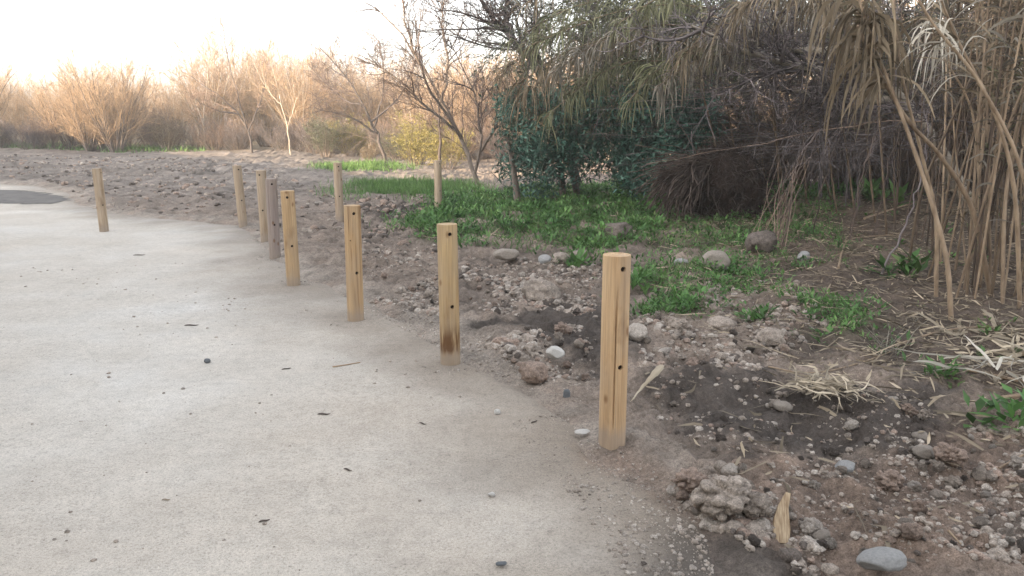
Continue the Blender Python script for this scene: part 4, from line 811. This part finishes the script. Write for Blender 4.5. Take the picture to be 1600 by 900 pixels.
dead_branch([at(1440, 190, 10.8), at(1330, 196, 11.0), at(1180, 226, 11.2), at(1010, 256, 11.4)], .009, 'long pale dead stick pointing left out of the brush above the root mound', None, 650, (9, 3), -.03, m_twig, .35, False)
dead_branch([at(1450, 175, 11.4), at(1300, 160, 11.6), at(1100, 168, 12.0), at(930, 172, 12.4)], .012, 'long thin grey stick lying level across the brush over the evergreen bush', None, 651, (10, 3), -.03, m_twig_dead, .4, False)
dead_branch([at(1380, 405, 8.2), at(1425, 330, 8.4), at(1445, 250, 8.6), at(1450, 170, 8.8)], .012, 'dark stick leaning before the hollow at the left edge of the reed stand', None, 652, (10, 3), -.05, m_twig_dead, .5)
p0 = on(1180, 392); bun = empty('stalk_bundle', p0, 'bundle of pale thin stalks slanting down to the ground right of the root mound', 'stalks'); b = MB(); C = []
for k in range(24):
    a = on(1160 + 70 * rng.random(), 402 - 30 * rng.random()); e = at(1215 + 80 * rng.random(), 225 + 55 * rng.random(), a[1] + .9 + .5 * rng.random()); m_ = (a + e) / 2 + rng.normal(size=3) * .06; C.append(spline([a, m_, e], 9) - p0)
b.tubes(np.array(C), np.linspace(1, .5, 9)[None] * (.0025 + .003 * rng.random((24, 1))), 4, rng.random(24)); b.build('stalks', m_twig, bun)
for k in range(30):                          # level dead canes matted over the hollow
    Y = 11.5 + 2.5 * rng.random(); x0 = 1330 + 140 * rng.random(); y0 = 130 + 130 * rng.random(); x1 = 880 + 300 * rng.random(); y1 = y0 + 18 * rng.normal() + 10
    c = [at(x0, y0, Y), at(x0 * .6 + x1 * .4, (y0 + y1) / 2 - 8, Y), at(x1, y1, Y + .3)]
    dead_branch(c, .006 + .005 * rng.random(), 'level thin dead stalk matted across the dark hollow', 'level stalks matted over the hollow', 700 + k, (5, 3), -.06, (m_twig_dead, m_blade_grey, m_twig_dead)[k % 3], .3, False)
brk = [(1400, 17), (1470, 15.5), (1540, 14.5), (1620, 14), (1330, 22), (1440, 20), (800, 36), (850, 34), (900, 37), (950, 35), (1000, 36), (1050, 34), (1100, 37), (1150, 35), (1200, 36), (1250, 34), (1300, 36), (1350, 35), (1410, 36)]
for k, (px, Y) in enumerate(brk):
    x, y = at_px(px, Y); plant(SH[k % 4], 'thicket_shrub', x, y, .85 + .25 * rng.random(), 'bare thicket shrub glimpsed through gaps behind the evergreen bush and brush', 'shrub', 'thicket shrubs behind bush and brush')
for k in range(12):
    px = 1150 + 36 * k; Y = 14.5 + rng.random() * 2; x, y = at_px(px, Y); plant(LOWSH[k % 2], 'low_bramble', x, y, .8 + .25 * rng.random(), 'dark tangled bramble filling the hollow under the brush', 'bramble', 'brambles in the hollow')

# dark mound of matted roots
mp_ = on(1112, 338); mo = empty('root_mound', mp_, 'dark brown shaggy mound of matted dead roots beside the weeds', 'root mound')
v, f = blob(5, 77, 'stone'); v = v * np.array([.74, .6, .76]) + np.array([.20, .50, .44]); v += nrm(v) * (.20 * fbm(v * 2.6, 5, 5, .6))[:, None]; b = MB(); b.add(v, None, f); b.build('core', m_root, mo)
rng = np.random.default_rng(81); n = 1500; k = rng.integers(0, len(v), n); p = v[k]; o_ = nrm(p - np.array([.22, .5, .1])); d = o_ * .35 + np.array([-.35, -.25, -.55]) + rng.normal(size=(n, 3)) * .6; C = curves(rng, p + o_ * .02, d, .12 + .3 * rng.random(n), 7, .3, -.1)
b = MB(); b.tubes(C, .0045, 3, rng.random(n) * .45)
q = np.stack([-.05 - .25 * rng.random(260), .2 * rng.random(260) - .05, .75 + .15 * rng.random(260)], 1); C = curves(rng, q, np.array([-.6, -.35, -.25]) + rng.normal(size=(260, 3)) * .22, .7 + .5 * rng.random(260), 8, .12, -.09)
b.tubes(C, .008, 3, .5 + .5 * rng.random(260)); b.build('root_fibres', m_fibre, mo)

# ------------------------------------------------------------------ fallen things on the ground
def straw_tuft(name, p, n, L, rad, label, cat, seed, mat=m_straw, bias=(0, 0), w=.012, up=.25):
    r = np.random.default_rng(seed); az = r.random(n) * 6.283; d = np.stack([np.cos(az) + bias[0], np.sin(az) + bias[1], up * r.random(n) + .03], 1)
    base = np.column_stack([r.normal(size=(n, 2)) * rad, .01 + .05 * r.random(n)]); C = curves(r, base, d, L * (.35 + .9 * r.random(n)), 7, .14, -.06)
    C[:, :, 2] = np.maximum(C[:, :, 2], .008 + .012 * r.random((n, 7)) + (top_z((C[:, :, :2] + p[:2]).reshape(-1, 2)) - p[2]).reshape(n, 7))
    b = MB(); fl = r.normal(size=(n, 3)); fl[:, 2] += .8; b.blades(C, w * (.4 + .9 * r.random((n, 1))) * np.array([[.7, 1, 1, .9, .7, .5, .1]]), r, r.random(n), fl); o = b.build(name, mat); o.location = p; return tag(o, label, cat)
straw_tuft('straw_tuft', on(1290, 612), 150, .19, .09, 'dry straw-coloured grass tuft lying flat on the dark soil', 'straw', 1, m_straw_pale, bias=(-.1, 0), up=.35)
straw_tuft('straw_heap', on(1585, 548), 90, .52, .2, 'heap of long dry reed leaves under the reeds at the right edge', 'straw', 2, bias=(-.4, -.15), w=.026, up=.5, mat=m_straw_pale)
straw_tuft('straw_heap', on(1610, 590), 26, .45, .16, 'loose pale reed leaves lying just below the straw heap at the right edge', 'straw', 3, bias=(-.5, -.1), w=.02, mat=m_blade_white)
straw_tuft('dead_weed', on(1385, 560), 40, .32, .05, 'wispy dead weed standing right above the dry straw tuft', 'weed', 4, mat=m_blade_grey, w=.006, up=1.1)
def stick(name, pts, r, label, cat, mat=m_cane_pale, lift=.012):
    P = np.array([on(*q) for q in pts]); P[:, 2] += lift; c = spline(P, 14); b = MB(); rr = np.linspace(1, .7, 14) * r; rr[::4] *= 1.15; b.tubes((c - c[0])[None], rr[None], 7, [.7], cap=True); o = b.build(name, mat); o.location = c[0]; return tag(o, label, cat)
stick('fallen_cane', [(1350, 352), (1400, 335), (1455, 318)], .016, 'pale fallen cane leaning up toward the reed stand', 'cane', lift=.1)
stick('fallen_cane', [(1310, 420), (1316, 395), (1330, 375), (1395, 368)], .012, 'crooked pale fallen cane on the litter before the brush', 'cane')
stick('fallen_cane', [(1565, 625), (1600, 620), (1640, 616)], .014, 'short tan cane piece at the right edge', 'cane')
stick('fallen_cane', [(1510, 580), (1555, 590), (1610, 602)], .012, 'yellowish cane lying below the straw heap', 'cane')
stick('fallen_cane', [(1440, 412), (1500, 410), (1560, 408)], .012, 'pale cane lying flat across the feet of the reeds', 'cane')
stick('fallen_cane', [(1390, 545), (1470, 520), (1540, 512)], .009, 'thin dry stalk on the dark soil leading to the straw heap', 'cane')
stick('twig', [(520, 574), (540, 571), (563, 567)], .004, 'thin reddish brown twig lying on the open path', 'twig', m_twig_tan, .004)
stick('twig', [(1480, 840), (1500, 862)], .004, 'pale straw stalk on the rubble at the right, pointing down', 'twig', m_cane_pale, .03)
stick('twig', [(1560, 738), (1600, 716)], .006, 'pale stick lying on the soil at the right edge beside the big clod', 'twig', m_cane_pale, .02)
stick('twig', [(1200, 580), (1260, 590), (1330, 578), (1420, 545)], .005, 'long thin pale stalk trailing over the straw tuft', 'twig', m_cane_pale, .03)
def leaf_blade(name, pts, w, label, mat, seed, lift=.012, fl=(0, -.4, 1), cat='leaf'):
    P = np.array([on(*q) for q in pts]); P[:, 2] += np.linspace(lift, lift * 2.5, len(P)); c = spline(P, 12); r = np.random.default_rng(seed); t = np.linspace(0, 1, 12); prof = np.where(t < .8, .10 + .9 * (t / .8) ** 1.3, 1 - .45 * ((t - .8) / .2) ** 2)
    b = MB(); b.blades((c - c[0])[None], w * prof[None], r, [.6], np.array(fl)); 
    sd_ = b.v[-1]; sd_[:, 2] += .004 * np.sin(np.arange(len(sd_)) * 1.7); o = b.build(name, mat); o.location = c[0]; o.modifiers.new('thick', 'SOLIDIFY').thickness = .002; return tag(o, label, cat)
leaf_blade('fallen_leaf', [(985, 637), (1003, 618), (1020, 604), (1034, 592)] , .048, 'pale curled dry leaf blade right beside the nearest post', m_straw_pale, 1, .035)
for k, (px, py, w, a, lab) in enumerate([(288, 509, 22, .05, 'dark sliver of leaf alone in the upper middle of the path'), (440, 578, 14, .3, 'small curled leaf left of the reddish twig on the path'), (496, 648, 20, 0., 'dark narrow leaf in the centre of the path'), (655, 661, 13, -.5, 'tiny dark curled leaf between the twig and the nearest post'),
        (537, 733, 16, -.4, 'greyish leaf scrap low in the middle of the path'), (253, 782, 13, 0., 'pale straw scrap on the lower left of the path'), (208, 399, 18, .1, 'dark leaf near the foot of the far left post'), (404, 817, 16, .3, 'brown leaf scrap near the bottom middle of the path'), (830, 662, 12, .6, 'dark leaf scrap at the path edge left of the nearest post')]):
    p = on(px, py); s = w / F * math.hypot(p[1], HC); q = rng.normal(size=2)
    dx = math.cos(a) * s; dy = math.sin(a) * s * 1.5; c = np.array([[0, 0, .004], [dx * .3, dy * .3 + s * .08, .006], [dx * .7, dy * .7 - s * .05, .005], [dx, dy, .007]]); b = MB(); b.blades(spline(c, 7)[None], s * .22 * np.array([[.2, .8, 1, 1, .9, .6, .1]]), rng, [.4], np.array([.2, -.1, 1])); o = b.build('fallen_leaf', m_straw if k == 5 else m_fibre); o.location = p; o.modifiers.new('thick', 'SOLIDIFY').thickness = .0015; tag(o, lab, 'leaf')
# split wood chip standing in the rubble
p = on(1222, 850); s = math.hypot(p[1], HC) / F
out = np.array([(-.12, 0), (.14, .02), (.17, .3), (.14, .7), (.20, 1.0), (.10, 1.02), (-.06, .75), (-.17, .45), (-.18, .2)]) * np.array([72, 78]) * s
b = MB(); n = len(out); fr = np.column_stack([out[:, 0], np.full(n, -.006), out[:, 1]]); bk = fr + np.array([0, .013, 0]); k = np.arange(n); k2 = (k + 1) % n
b.add(np.vstack([fr, bk, [fr.mean(0) - np.array([0, .003, 0])], [bk.mean(0)]]), np.stack([k2, k, k + n, k2 + n], 1), np.vstack([np.stack([k, k2, np.full(n, 2 * n)], 1), np.stack([k2 + n, k + n, np.full(n, 2 * n + 1)], 1)]))
o = b.build('wood_chip', m_chip, None, False); o.location = p; o.rotation_euler = (R(-42), R(6), R(-6)); tag(o, 'pointed pale wood chip stuck in the rubble near the bottom right', 'wood chip')
